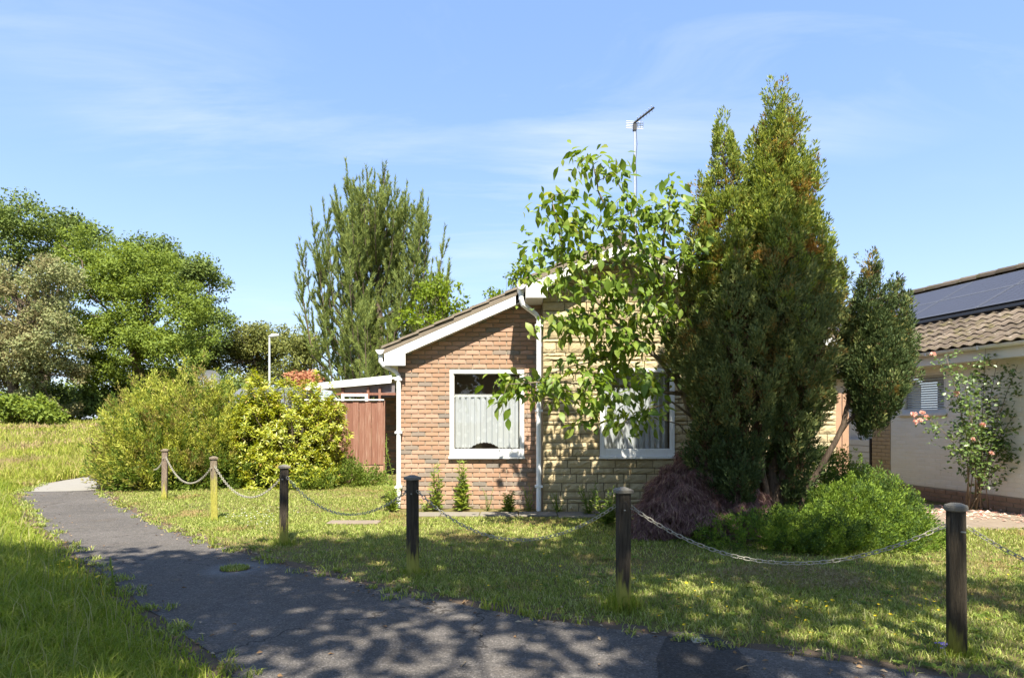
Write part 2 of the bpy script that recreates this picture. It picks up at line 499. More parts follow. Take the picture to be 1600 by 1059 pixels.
M['asphalt'] = mk_asphalt('worn_asphalt', (0.100, 0.090, 0.082), 0)
M['asphalt_new'] = mk_asphalt('dark_patched_asphalt', (0.050, 0.046, 0.043), 2)
M['concrete'] = plain('pale_concrete', (0.21, 0.195, 0.17), 0.9, 0.15, 5, 0.004)
M['slab'] = plain('grey_paving', (0.175, 0.155, 0.125), 0.92, 0.25, 5, 0.005)
M['slab_brown'] = plain('brown_paving', (0.19, 0.15, 0.112), 0.92, 0.3, 4, 0.005)

def mk_ground():
    m, nt, out = nodes_of('turf_soil')
    p = worldpos(nt)
    a = noise(nt, 0.9, 6, 0.65, p); b = noise(nt, 14, 5, 0.7, p)
    c = ramp(nt, [(0.36, (0.12, 0.115, 0.036)), (0.52, (0.16, 0.155, 0.045)), (0.66, (0.25, 0.20, 0.09))], a)
    c = mixc(nt, b, c, (0.11, 0.085, 0.045))
    bsdf(nt, out, c, 0.95, b, 0.03, 0.1)
    return m
M['ground'] = mk_ground()
M['soil'] = plain('leafy_soil', (0.10, 0.068, 0.042), 0.95, 0.4, 18, 0.015)

def mk_glass():
    m, nt, out = nodes_of('window_glass')
    t = nt.nodes.new('ShaderNodeBsdfTransparent'); t.inputs[0].default_value = (0.93, 0.95, 0.94, 1)
    g = nt.nodes.new('ShaderNodeBsdfGlossy'); g.inputs['Roughness'].default_value = 0.01
    ge = nt.nodes.new('ShaderNodeNewGeometry'); vm = nt.nodes.new('ShaderNodeVectorMath'); vm.operation = 'DOT_PRODUCT'
    nt.links.new(ge.outputs['Normal'], vm.inputs[0]); nt.links.new(ge.outputs['Incoming'], vm.inputs[1])
    c = mathn(nt, 'ABSOLUTE', vm.outputs['Value'])
    f = mathn(nt, 'MULTIPLY_ADD', mathn(nt, 'POWER', mathn(nt, 'SUBTRACT', 1.0, c), 5.0), 0.92, 0.08)
    mx = nt.nodes.new('ShaderNodeMixShader')
    nt.links.new(f, mx.inputs[0]); nt.links.new(t.outputs[0], mx.inputs[1]); nt.links.new(g.outputs[0], mx.inputs[2])
    nt.links.new(mx.outputs[0], out.inputs['Surface'])
    return m
M['glass'] = mk_glass()
def mk_lace():
    m, nt, out = nodes_of('white_lace')
    d = nt.nodes.new('ShaderNodeBsdfDiffuse'); d.inputs[0].default_value = (0.66, 0.68, 0.71, 1)
    tl = nt.nodes.new('ShaderNodeBsdfTranslucent'); tl.inputs[0].default_value = (0.8, 0.8, 0.8, 1)
    a = nt.nodes.new('ShaderNodeMixShader'); a.inputs[0].default_value = 0.3
    nt.links.new(d.outputs[0], a.inputs[1]); nt.links.new(tl.outputs[0], a.inputs[2])
    t = nt.nodes.new('ShaderNodeBsdfTransparent')
    v = nt.nodes.new('ShaderNodeTexVoronoi'); v.inputs['Scale'].default_value = 9
    nt.links.new(worldpos(nt), v.inputs['Vector'])
    h = mathn(nt, 'MULTIPLY_ADD', mathn(nt, 'LESS_THAN', v.outputs['Distance'], 0.32), -0.10, 0.13)
    mx = nt.nodes.new('ShaderNodeMixShader')
    nt.links.new(h, mx.inputs[0]); nt.links.new(a.outputs[0], mx.inputs[1]); nt.links.new(t.outputs[0], mx.inputs[2])
    nt.links.new(mx.outputs[0], out.inputs['Surface'])
    return m
M['lace'] = mk_lace()
def mk_pv():
    m, nt, out = nodes_of('photovoltaic_cells')
    bsdf(nt, out, (0.050, 0.051, 0.064), 0.40, None, 0, 0.16)
    return m
M['pv'] = mk_pv()
def mk_poly():
    m, nt, out = nodes_of('smoked_polycarbonate')
    b = bsdf(nt, out, (0.25, 0.21, 0.21), 0.2, None, 0, 0.6)
    t = nt.nodes.new('ShaderNodeBsdfTransparent'); t.inputs[0].default_value = (0.6, 0.55, 0.55, 1)
    mx = nt.nodes.new('ShaderNodeMixShader'); mx.inputs[0].default_value = 0.35
    nt.links.new(b.outputs[0], mx.inputs[1]); nt.links.new(t.outputs[0], mx.inputs[2])
    nt.links.new(mx.outputs[0], out.inputs['Surface'])
    return m
M['poly'] = mk_poly()

# leaf shaders
M['oak'] = foliage('oak_leaf', [(0, (0.055, 0.095, 0.018)), (0.5, (0.085, 0.145, 0.024)), (1, (0.12, 0.185, 0.032))], 0.35)
M['oak_dark'] = foliage('shaded_oak_leaf', [(0, (0.082, 0.119, 0.032)), (0.6, (0.13, 0.177, 0.04)), (1, (0.185, 0.237, 0.052))], 0.3)  # a darker leaf green than the bright oak
M['oak_grey'] = foliage('grey_green_leaf', [(0, (0.164, 0.187, 0.075)), (0.5, (0.239, 0.261, 0.112)), (1, (0.328, 0.321, 0.15))], 0.3, patch=(0.21, 0.185, 0.085), patch_scale=0.25)
M['oak_bright'] = foliage('bright_oak_leaf', [(0, (0.11, 0.159, 0.029)), (0.5, (0.171, 0.231, 0.039)), (1, (0.233, 0.29, 0.051))], 0.4)
M['far_green'] = foliage('olive_far_leaf', [(0, (0.111, 0.13, 0.037)), (0.5, (0.167, 0.185, 0.049)), (1, (0.222, 0.228, 0.062))], 0.3)
M['sapling'] = foliage('lime_leaf', [(0, (0.12, 0.18, 0.02)), (1, (0.21, 0.28, 0.03))], 0.45)
M['pine'] = foliage('pine_needle', [(0, (0.112, 0.155, 0.048)), (0.6, (0.193, 0.243, 0.066)), (1, (0.288, 0.32, 0.081))], 0.25)
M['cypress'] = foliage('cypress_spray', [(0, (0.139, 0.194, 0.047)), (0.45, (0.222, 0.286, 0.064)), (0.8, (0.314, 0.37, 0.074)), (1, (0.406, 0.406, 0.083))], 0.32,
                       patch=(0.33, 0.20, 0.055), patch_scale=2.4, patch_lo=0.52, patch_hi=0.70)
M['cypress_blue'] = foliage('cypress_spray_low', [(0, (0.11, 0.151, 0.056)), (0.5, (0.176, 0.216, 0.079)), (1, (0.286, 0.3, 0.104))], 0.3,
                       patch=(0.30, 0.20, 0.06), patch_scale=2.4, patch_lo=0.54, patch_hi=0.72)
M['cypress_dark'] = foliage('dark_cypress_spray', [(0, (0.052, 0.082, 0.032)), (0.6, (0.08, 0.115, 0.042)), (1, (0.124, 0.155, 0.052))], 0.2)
M['brown_twig'] = foliage('dry_inner_twigs', [(0, (0.10, 0.06, 0.03)), (1, (0.19, 0.12, 0.06))], 0.1)
M['cherry'] = foliage('cherry_leaf', [(0, (0.102, 0.167, 0.022)), (0.5, (0.149, 0.228, 0.029)), (0.85, (0.216, 0.284, 0.045)), (1, (0.276, 0.305, 0.072))], 0.42, 0.45, spec=0.3)
M['juniper'] = foliage('juniper_spray', [(0, (0.1, 0.173, 0.024)), (0.5, (0.166, 0.253, 0.034)), (1, (0.241, 0.314, 0.049))], 0.25)
M['juniper_dark'] = foliage('deep_juniper_spray', [(0, (0.054, 0.101, 0.028)), (0.6, (0.086, 0.146, 0.036)), (1, (0.131, 0.183, 0.044))], 0.25)
M['maple'] = foliage('purple_maple_leaf', [(0, (0.144, 0.083, 0.079)), (0.5, (0.225, 0.133, 0.12)), (0.85, (0.3, 0.195, 0.159)), (1, (0.338, 0.264, 0.176))], 0.3)
M['willowy'] = foliage('yellow_green_shrub_leaf', [(0, (0.26, 0.304, 0.05)), (0.5, (0.392, 0.427, 0.072)), (1, (0.537, 0.529, 0.116))], 0.35, patch=(0.27, 0.22, 0.075), patch_scale=1.4)
M['mid_shrub'] = foliage('mid_green_shrub_leaf', [(0, (0.085, 0.14, 0.028)), (0.6, (0.14, 0.205, 0.036)), (1, (0.20, 0.26, 0.05))], 0.35)
M['pieris'] = foliage('golden_evergreen_leaf', [(0, (0.145, 0.193, 0.017)), (0.4, (0.275, 0.315, 0.025)), (0.75, (0.404, 0.42, 0.043)), (0.93, (0.452, 0.455, 0.076)), (1, (0.323, 0.21, 0.06))], 0.35, 0.4, spec=0.5)
M['rose'] = foliage('rose_leaf', [(0, (0.079, 0.129, 0.036)), (0.6, (0.122, 0.186, 0.051)), (1, (0.186, 0.257, 0.072))], 0.3, 0.4, spec=0.5)
M['petal'] = foliage('pink_petal', [(0, (0.80, 0.42, 0.36)), (0.6, (0.85, 0.56, 0.45)), (1, (0.88, 0.75, 0.62))], 0.3)
M['straw'] = foliage('dry_grass_blade', [(0, (0.20, 0.15, 0.07)), (0.6, (0.30, 0.235, 0.115)), (1, (0.42, 0.35, 0.19))], 0.2)
M['straw_pale'] = foliage('pale_grass_stem', [(0, (0.24, 0.26, 0.08)), (1, (0.38, 0.35, 0.16))], 0.3)
M['yellow'] = foliage('yellow_petal', [(0, (0.78, 0.52, 0.015)), (1, (0.85, 0.62, 0.03))], 0.25)
M['daisy'] = foliage('white_petal', [(0, (0.75, 0.75, 0.70)), (1, (0.8, 0.8, 0.78))], 0.2)
M['violet'] = foliage('violet_petal', [(0, (0.22, 0.16, 0.50)), (1, (0.32, 0.25, 0.62))], 0.25)
M['stalk'] = foliage('stalk_leaf', [(0, (0.132, 0.198, 0.04)), (0.7, (0.224, 0.304, 0.053)), (1, (0.317, 0.343, 0.092))], 0.35)
M['copper'] = foliage('copper_leaf', [(0, (0.38, 0.17, 0.09)), (1, (0.52, 0.28, 0.16))], 0.3)
M['lawn'] = foliage('lawn_blade', [(0, (0.151, 0.201, 0.04)), (0.45, (0.241, 0.3, 0.058)), (0.8, (0.349, 0.374, 0.107)), (1, (0.484, 0.472, 0.212))], 0.3,
                    patch=(0.36, 0.27, 0.12), patch_scale=0.85, patch_lo=0.56, patch_hi=0.70)
M['long_grass'] = foliage('long_grass_blade', [(0, (0.159, 0.224, 0.03)), (0.6, (0.248, 0.312, 0.045)), (1, (0.394, 0.389, 0.095))], 0.4)
M['meadow'] = foliage('meadow_blade', [(0, (0.22, 0.27, 0.04)), (0.6, (0.32, 0.345, 0.06)), (1, (0.44, 0.39, 0.13))], 0.35,
                      patch=(0.40, 0.30, 0.16), patch_scale=0.35, patch_lo=0.5, patch_hi=0.66)
M['dead_leaf'] = foliage('dead_leaf', [(0, (0.16, 0.09, 0.045)), (0.6, (0.26, 0.17, 0.09)), (1, (0.42, 0.33, 0.22))], 0.1, 0.8)
# ================================================================== ground and paths
g = MB()
nx, ny = 60, 60
gx = np.sinh(np.linspace(-4.2, 4.2, nx)) / np.sinh(4.2) * 900
gy = np.sinh(np.linspace(-4.2, 4.2, ny)) / np.sinh(4.2) * 900
gy = np.unique(np.concatenate([gy, np.linspace(14, 54, 41)])); ny = len(gy)
g.v = [(x, y, gz(y)) for y in gy for x in gx]
g.f = [(j*nx+i, j*nx+i+1, (j+1)*nx+i+1, (j+1)*nx+i) for j in range(ny-1) for i in range(nx-1)]
tag(g.build('ground', M['ground']), kind='structure')

PATH_R = [(-9.6, 17.5), (-9.25, 15.2)] + [tuple(gp(*q).xy) for q in ((152, 764), (190, 790), (240, 818), (330, 851), (450, 885), (560, 912), (650, 932), (760, 952), (850, 968), (1000, 989), (1150, 1012), (1300, 1034), (1450, 1056))] + [(3.3, 3.3), (6.0, 2.1), (9.0, 0.9)]
PATH_L = [(-11.9, 18.5), (-11.05, 16.4)] + [tuple(gp(*q).xy) for q in ((60, 757), (30, 772), (42, 797), (75, 830), (120, 868), (175, 908), (225, 948), (275, 985), (325, 1025), (362, 1056))] + [(-1.15, 2.9), (-0.5, 2.0), (0.8, 0.9), (3.0, -0.4), (7.5, -2.0)]
def resample(P, step=0.35):
    out = []
    for a, b in zip(P[:-1], P[1:]):
        n = max(1, int(math.hypot(b[0]-a[0], b[1]-a[1]) / step))
        for i in range(n):
            t = i / n; out.append((a[0] + (b[0]-a[0])*t, a[1] + (b[1]-a[1])*t))
    return out + [P[-1]]
rr = random.Random(3)
def wob(P, s, r_=rr): return [(x + r_.uniform(-s, s), y + r_.uniform(-s, s)) for x, y in resample(P)]
POLY_PATH = wob(PATH_R, 0.022) + wob(PATH_L, 0.03)[::-1]
def sheet(name, poly, z, m, kind='structure', parent=None, thick=0.0):
    bm = bmesh.new()
    vs = [bm.verts.new((x, y, z)) for x, y in poly]
    bm.faces.new(vs); bmesh.ops.triangulate(bm, faces=bm.faces[:])
    bmesh.ops.recalc_face_normals(bm, faces=bm.faces[:])
    me = bpy.data.meshes.new(name); bm.to_mesh(me); bm.free()
    if me.polygons[0].normal.z < 0: me.flip_normals()
    me.materials.append(m)
    o = bpy.data.objects.new(name, me); COL.objects.link(o)
    if parent is not None: o.parent = parent
    elif kind: o['kind'] = kind
    return o
# a bare strip of leafy soil either side of the asphalt, then the asphalt
def offset(P, d):
    out = []
    for i, p in enumerate(P):
        a, b = P[max(i-1, 0)], P[min(i+1, len(P)-1)]
        tx, ty = b[0]-a[0], b[1]-a[1]; l = math.hypot(tx, ty) or 1
        out.append((p[0] - ty/l*d, p[1] + tx/l*d))
    return out
r4 = random.Random(5)
SOIL = [(x + r4.uniform(-.02, .02), y + r4.uniform(-.04, .06)) for x, y in offset(resample(PATH_R, .25), 0.13)] + \
       [(x + r4.uniform(-.05, .03), y + r4.uniform(-.05, .05)) for x, y in offset(resample(PATH_L, .25), -0.10)][::-1]
sheet('path_edge', SOIL, 0.004, M['soil'])
sheet('path', POLY_PATH, 0.009, M['asphalt'])
cpoly = [tuple(gp(*q).xy) for q in ((48, 769), (62, 758), (100, 751), (136, 745.5), (152, 752), (150, 766), (110, 768))]
sheet('concrete_path', cpoly, 0.014, M['concrete'])
ppoly = [tuple(gp(*q).xy) for q in ((1040, 1000), (1048, 990), (1075, 989), (1120, 997), (1148, 1012), (1165, 1030), (1172, 1062), (1030, 1066), (1026, 1030))]
sheet('path_patch', ppoly, 0.013, M['asphalt_new'])
c = gp(1090, 1003)
cov = MB().box((c.x-.042, c.y-.05, 0.0135), (c.x+.042, c.y+.05, 0.020))
tag(cov.build('utility_cover', M['galv'], org=c), 'small square grey metal cover set into the dark tarmac patch', 'utility cover')

def in_poly(P, X, Y):
    inside = np.zeros(len(X), bool)
    n = len(P); j = n - 1
    for i in range(n):
        xi, yi = P[i]; xj, yj = P[j]
        c = ((yi > Y) != (yj > Y)) & (X < (xj-xi)*(Y-yi)/((yj-yi) or 1e-9) + xi)
        inside ^= c; j = i
    return inside

# paved strip at the foot of the house wall, single slab in the lawn, neighbour's patio
def slabs(name, cells, m, z=0.02):
    root = bpy.data.objects.new(name, None); COL.objects.link(root); root['kind'] = 'structure'
    for i, (x0, y0, x1, y1) in enumerate(cells):
        dz = rr.uniform(-.005, .006)
        o = MB().box((x0+.008, y0+.008, -0.03), (x1-.008, y1-.008, z+dz)).build('paving_slab', m, root, bevel=0.006)
    return root
cells = []
x = -1.55
while x < 1.3:
    w = rr.choice([.45, .6, .6]); cells.append((x, 9.55 if x > .3 else 9.75, x+w, 10.14)); x += w
slabs('paving_strip', cells, M['slab'])
c = gp(553, 818)
tag(MB().box((c.x-.36, c.y-.12, -.03), (c.x+.36, c.y+.12, .035)).build('stepping_slab', M['slab_brown'], org=c, bevel=.01),
    'brown worn slab lying alone in the sunny lawn', 'paving slab')
cells = []
for i in range(8):
    for j in range(5):
        cells.append((5.35 + i*.62 + (j % 2)*.1, 8.55 + j*.62, 5.97 + i*.62 + (j % 2)*.1, 9.17 + j*.62))
def clipc(c):  # keep clear of the neighbour's wall
    xc, yc = (c[0]+c[2])/2, (c[1]+c[3])/2
    return (xc - 8.0)*(-.979) + (yc - 10.0)*(-.2035) > 0.3
slabs('patio', [c for c in cells if clipc(c)], M['slab_brown'], 0.018)

# ================================================================== the bungalow
HB = Thing('bungalow', 'low bungalow with a brick and yellow stone gable front and white trim', 'house', (1.67, 10.6, 0))
YB, YS = 10.6, 10.25             # faces of the brick wall and of the stone wall
XR, TAN = 1.67, 0.44             # ridge and roof pitch
def roof_z(x): return 2.60 + TAN * ((x + 2.07) if x < XR else (5.41 - x))
WB = (-1.03, 0.20, 0.87, 2.30)   # window openings x0 x1 z0 z1
WS = (1.41, 2.60, 0.89, 2.30)
def gable_wall(xa, xb, win, y0, y1):
    m = MB(); x0, x1, z0, z1 = win
    xs = [xa, x0, x1, xb] + ([XR] if xa < XR < xb else [])
    xs = sorted(set(xs))
    for a, b in zip(xs[:-1], xs[1:]):
        if a >= x0 - 1e-6 and b <= x1 + 1e-6:
            m.prism([(a, -.05), (b, -.05), (b, z0), (a, z0)], y0, y1)
            m.prism([(a, z1), (b, z1), (b, roof_z(b)-.08), (a, roof_z(a)-.08)], y0, y1)
        else:
            m.prism([(a, -.05), (b, -.05), (b, roof_z(b)-.08), (a, roof_z(a)-.08)], y0, y1)
    return m
bw = gable_wall(-1.89, 0.49, WB, YB+.018, YB+.25).build('brick_wall', M['mortar'], HB)
sw = gable_wall(0.49, 5.20, WS, YS+.03, YS+.30).build('stone_wall', M['mortar_dark'], HB)
# rear and side walls
MB().prism([(-1.89, -.05), (5.2, -.05), (5.2, 2.5), (XR, 4.1), (-1.89, 2.5)], 19.8, 20.05).build('rear_wall', M['plinth_brick'], HB)
MB().box((-1.89, YB+.253, -.05), (-1.65, 19.797, 2.55)).build('side_wall', M['plinth_brick'], HB)
MB().box((4.96, YS+.303, -.05), (5.2, 19.797, 2.55)).build('side_wall', M['plinth_brick'], HB)
# room: a back wall, floor and ceiling so that the panes look into a dim interior
MB().box((-1.6, 13.6, 0.0), (4.9, 13.7, 2.5)).build('room_partition', M['interior'], HB)
MB().box((-1.6, YB+.26, 2.42), (4.9, 13.597, 2.5)).build('room_ceiling', M['interior'], HB)
MB().box((-1.6, YB+.26, 0.0), (4.9, 13.597, .06)).build('room_floor', M['interior'], HB)

def brick_mesh(name, w, h, d, m, bev=.004):
    bm = bmesh.new()
    vs = [(-w/2, 0, -h/2), (w/2, 0, -h/2), (w/2, 0, h/2), (-w/2, 0, h/2)]
    f = [bm.verts.new((x + (bev if x < 0 else -bev), 0, z + (bev if z < 0 else -bev))) for x, y, z in vs]
    e = [bm.verts.new((x, bev, z)) for x, y, z in vs]
    k = [bm.verts.new((x, d, z)) for x, y, z in vs]
    bm.faces.new(f)
    for A, B in ((f, e), (e, k)):
        for i in range(4): bm.faces.new((A[i], B[i], B[(i+1) % 4], A[(i+1) % 4]))
    bmesh.ops.recalc_face_normals(bm, faces=bm.faces[:])
    me = bpy.data.meshes.new(name); bm.to_mesh(me); bm.free()
    me.materials.append(m)
    return me
def put(me, name, loc, parent, scale=None, rot=None, org=(0,0,0)):
    o = bpy.data.objects.new(name, me); COL.objects.link(o)
    o.parent = parent
    o.location = Vector(loc) - Vector(org)
    if scale: o.scale = scale
    if rot: o.rotation_euler = rot
    return o
def join_meshes(items, name, m, parent, org, sub=True):
    """items = [(mesh, location, scale, rnd)]: the pieces past the limit, as one stuff part"""
    V, F, r, n = [], [], [], 0
    for me, loc, sc, rv in items:
        for v in me.vertices: V.append([v.co[i]*sc[i] + loc[i] for i in range(3)])
        for p in me.polygons:
            F.append([i + n for i in p.vertices]); r.append(rv)
        n += len(me.vertices)
    me = bpy.data.meshes.new(name)
    me.from_pydata([Vector(v) - Vector(org) for v in V], [], F)
    at = me.attributes.new('rnd', 'FLOAT', 'FACE'); at.data.foreach_set('value', r)
    me.materials.append(m)
    o = bpy.data.objects.new(name, me); COL.objects.link(o); o.parent = parent; o['kind'] = 'stuff'
    return o

bmesh_full = brick_mesh('brick', .210, .063, .05, M['brick'])
rb = random.Random(11)
bricks = []
course = 0; z = 0.0375
while z < 3.75:
    off = (course % 2) * .1125
    x = -1.885 - (.1125 if course % 2 else 0)
    while x < 0.485:
        a, b = max(x, -1.885), min(x + .215, 0.487)
        segs = [(a, b)]
        if WB[2] - .03 < z < WB[3] + .03:
            segs = [s for s in ((a, min(b, WB[0]-.004)), (max(a, WB[1]+.004), b)) if s[1]-s[0] > .02]
        for a_, b_ in segs:
            if b_ - a_ < .02: continue
            if z + .03 < roof_z(a_) - .10:
                bricks.append(((a_+b_)/2, z, b_-a_))
        x += .225
    z += .075; course += 1
bricks.sort(key=lambda q: (q[2] < .1, q[1] > 2.9 and roof_z(q[0]) - q[1] < .3, -q[2]))
extra = []
for i, (x, z, w) in enumerate(bricks):
    y = YB + rb.uniform(-.002, .002)
    if i < 300: put(bmesh_full, 'brick', (x, y, z), bw, (w/.215, 1, 1), None, HB.org)
    else: extra.append((bmesh_full, (x, y, z), (w/.215, 1, 1), rb.random()))
if extra: join_meshes(extra, 'brick_infill', M['brick'], bw, HB.org)

# walling stone: rock-faced blocks in uneven courses
def stone_mesh(k):
    r = random.Random(100 + k); bm = bmesh.new()
    n, mz = 5, 3
    grid = []
    for j in range(mz+1):
        row = []
        for i in range(n+1):
            u, v = i/n - .5, j/mz - .5
            edge = (i in (0, n)) or (j in (0, mz))
            d = 0.0 if edge else -r.uniform(.004, .016)
            if not edge: u += r.uniform(-.04, .04); v += r.uniform(-.06, .06)
            row.append(bm.verts.new((u, d, v)))
        grid.append(row)
    for j in range(mz):
        for i in range(n): bm.faces.new((grid[j][i], grid[j][i+1], grid[j+1][i+1], grid[j+1][i]))
    ring = [grid[0][i] for i in range(n+1)] + [grid[j][n] for j in range(1, mz+1)] + [grid[mz][i] for i in range(n-1, -1, -1)] + [grid[j][0] for j in range(mz-1, 0, -1)]
    back = [bm.verts.new((v.co.x, .06, v.co.z)) for v in ring]
    for i in range(len(ring)):
        j = (i+1) % len(ring); bm.faces.new((ring[j], ring[i], back[i], back[j]))
    me = bpy.data.meshes.new('stone_block'); bm.to_mesh(me); bm.free(); me.materials.append(M['stone'])
    return me
stone_meshes = [stone_mesh(k) for k in range(5)]
blocks = []
z = 0.0
rs = random.Random(23)
while z < 4.2:
    h = rs.choice([.065, .10, .14, .14, .16, .12])
    if abs(z + h - WS[2]) < .05: h = WS[2] - z
    if abs(z + h - WS[3]) < .06: h = WS[3] - z
    x = .495
    while x < 5.195:
        w = rs.uniform(.16, .42) if h > .1 else rs.uniform(.25, .5)
        b = min(x + w, 5.195)
        if 5.195 - b < .14: b = 5.195
        segs = [(x, b)]
        if z < WS[3] - .01 and z + h > WS[2] + .01:
            segs = [(x, min(b, WS[0])), (max(x, WS[1]), b)]
        for a_, b_ in segs:
            if b_ - a_ > .05 and z + h < min(roof_z(a_), roof_z(b_)) + .02:
                blocks.append((a_, b_, z, h))
        x = b
    z += h
blocks.sort(key=lambda q: -((q[1]-q[0])*q[3] + (1 if q[0] < 2.9 else 0)))
extra = []
for i, (a, b, z, h) in enumerate(blocks):
    me = rs.choice(stone_meshes)
    loc = ((a+b)/2, YS + rs.uniform(-.008, .008), z + h/2); sc = (b-a-.012, rs.uniform(.7, 1.2), h-.012)
    if i < 300: put(me, 'stone_block', loc, sw, sc, None, HB.org)
    else: extra.append((me, loc, sc, rs.random()))
if extra: join_meshes(extra, 'stone_infill', M['stone'], sw, HB.org)

# roof: two slopes, stepped forward over the stone gable
def slope(xa, xb, y0, y1, name):
    za, zb = roof_z(xa), roof_z(xb)
    t = .035
    return MB().prism([(xa, za), (xb, zb), (xb, zb+t), (xa, za+t)], y0, y1).build(name, M['tile'], HB)
rf = slope(-2.10, XR, 10.44, 20.3, 'roof')
slope(XR, 5.44, 9.97, 20.3, 'roof')
slope(.20, XR-.002, 9.97, 10.437, 'roof')
def verge(x0, x1, yf, up):
    """overlapping tile ends and the bedding under them along a gable edge"""
    n = int(abs(x1-x0) / .30)
    for i in range(n+1):
        a = x0 + (x1-x0)*i/(n+1); b = x0 + (x1-x0)*(i+1.12)/(n+1)
        za, zb = roof_z(a)+.038, roof_z(b)+.038
        lift = .018
        lo, hi = (za, zb)
        t = .034
        p = [(a, lo+lift), (b, hi), (b, hi+t), (a, lo+lift+t+.004)] if x1 > x0 else [(b, hi), (a, lo+lift), (a, lo+lift+t+.004), (b, hi+t)]
        MB().prism(p, yf+rr.uniform(-.012, .012), yf+.34).build('verge_tile', M['verge'], (HB, rf))
    a, b = min(x0, x1), max(x0, x1)
    MB().prism([(a, roof_z(a)-.045), (b, roof_z(b)-.045), (b, roof_z(b)+.034), (a, roof_z(a)+.034)], yf+.02, yf+.028).build('undercloak', M['verge'], (HB, rf))
verge(-2.12, .17, 10.38, True)
verge(.17, XR, 9.91, True)
verge(5.46, XR, 9.91, False)
for i in range(24):
    MB().tube([(XR, 9.9 + i*.43, roof_z(XR)+.03), (XR, 10.35 + i*.43, roof_z(XR)+.045)], .11, 8).build('ridge_tile', M['tile'], (HB, rf))
# barge boards with their box ends
def rake(a, b, top=-.05, bot=-.20): return a, b, top, bot
MB().prism([(-2.074, 2.357), (-1.735, 2.357), (-1.735, roof_z(-1.735)-.195), (.06, roof_z(.06)-.195), (.06, roof_z(.06)-.047), (-2.074, roof_z(-2.074)-.047)], 10.405, 10.435).build('bargeboard', M['white'], HB)
MB().prism([(.215, 3.37), (.555, 3.37), (.555, roof_z(.555)-.195), (XR, roof_z(XR)-.195), (XR, roof_z(XR)-.047), (.215, roof_z(.215)-.047)], 9.935, 9.965).build('bargeboard', M['white'], HB)
MB().prism([(XR+.001, roof_z(XR)-.195), (5.07, roof_z(5.07)-.195), (5.07, 2.357), (5.41, 2.357), (5.41, roof_z(5.41)-.047), (XR+.001, roof_z(XR)-.047)], 9.935, 9.965).build('bargeboard', M['white'], HB)
# soffits and side fascias
MB().box((-2.07, 10.436, 2.357), (-1.895, 19.9, 2.375)).build('soffit', M['soffit'], HB)
MB().box((-2.074, 10.436, 2.376), (-2.05, 19.9, 2.57)).build('fascia', M['white'], HB)
MB().box((.22, 9.966, 3.37), (.488, 10.6, 3.388)).build('soffit', M['soffit'], HB)
MB().box((.215, 9.966, 3.389), (.235, 10.6, 3.56)).build('fascia', M['white'], HB)
MB().box((.235, 9.966, 3.53), (.485, 10.58, 3.55)).build('soffit', M['soffit'], HB)
MB().box((5.205, 9.966, 2.357), (5.41, 19.9, 2.375)).build('soffit', M['soffit'], HB)
def soffit_rake(xa, xb, y0, y1):
    MB().prism([(xa, roof_z(xa)-.19), (xb, roof_z(xb)-.19), (xb, roof_z(xb)-.175), (xa, roof_z(xa)-.175)], y0, y1).build('soffit', M['soffit'], HB)
soffit_rake(-1.73, .21, 10.437, YB+.01)
soffit_rake(.558, XR, 9.967, YS+.02)
soffit_rake(XR, 5.06, 9.967, YS+.02)
# gutters: half-round troughs running back along the eaves, and their downpipes
def gutter(x, z, y0, y1, r=.062):
    m = MB(); seg = 8
    for y in (y0, y1):
        for k in range(seg+1):
            a = math.pi + math.pi*k/seg
            m.v.append((x + r*math.cos(a), y, z + r*math.sin(a)))
        for k in range(seg, -1, -1):
            a = math.pi + math.pi*k/seg
            m.v.append((x + (r-.008)*math.cos(a), y, z + (r-.008)*math.sin(a)))
    n = 2*(seg+1)
    m.f = [(i, (i+1) % n, (i+1) % n + n, i+n) for i in range(n)]
    m.f += [tuple(range(seg+1)), tuple(range(n+seg, n-1, -1))]
    m.box((x-r-.006, y0-.004, z-.012), (x+r+.006, y0+.03, z+.012))
    return m.build('gutter', M['white'], HB)
gutter(-2.145, 2.60, 10.39, 20.0)
gutter(.143, 3.56, 9.92, 10.40)
dp = MB().tube([(-2.145, 10.46, 2.54), (-2.145, 10.46, 2.42), (-2.10, 10.465, 2.36), (-1.92, 10.53, 2.27), (-1.868, 10.545, 2.20), (-1.868, 10.545, .04)], .037, 10)
dp = dp.build('downpipe', M['white'], HB, smooth=False)
for zc in (2.12, 1.25, .35):
    MB().box((-1.925, 10.505, zc), (-1.81, 10.598, zc+.035)).build('pipe_bracket', M['white'], (HB, dp))
dp = MB().tube([(.143, 10.02, 3.50), (.143, 10.02, 3.36), (.17, 10.03, 3.28), (.385, 10.15, 3.14), (.425, 10.165, 3.07), (.425, 10.165, .03)], .040, 10).build('downpipe', M['white'], HB)
for zc in (2.95, 1.6, .4):
    MB().box((.365, 10.125, zc), (.487, 10.24, zc+.035)).build('pipe_bracket', M['white'], (HB, dp))

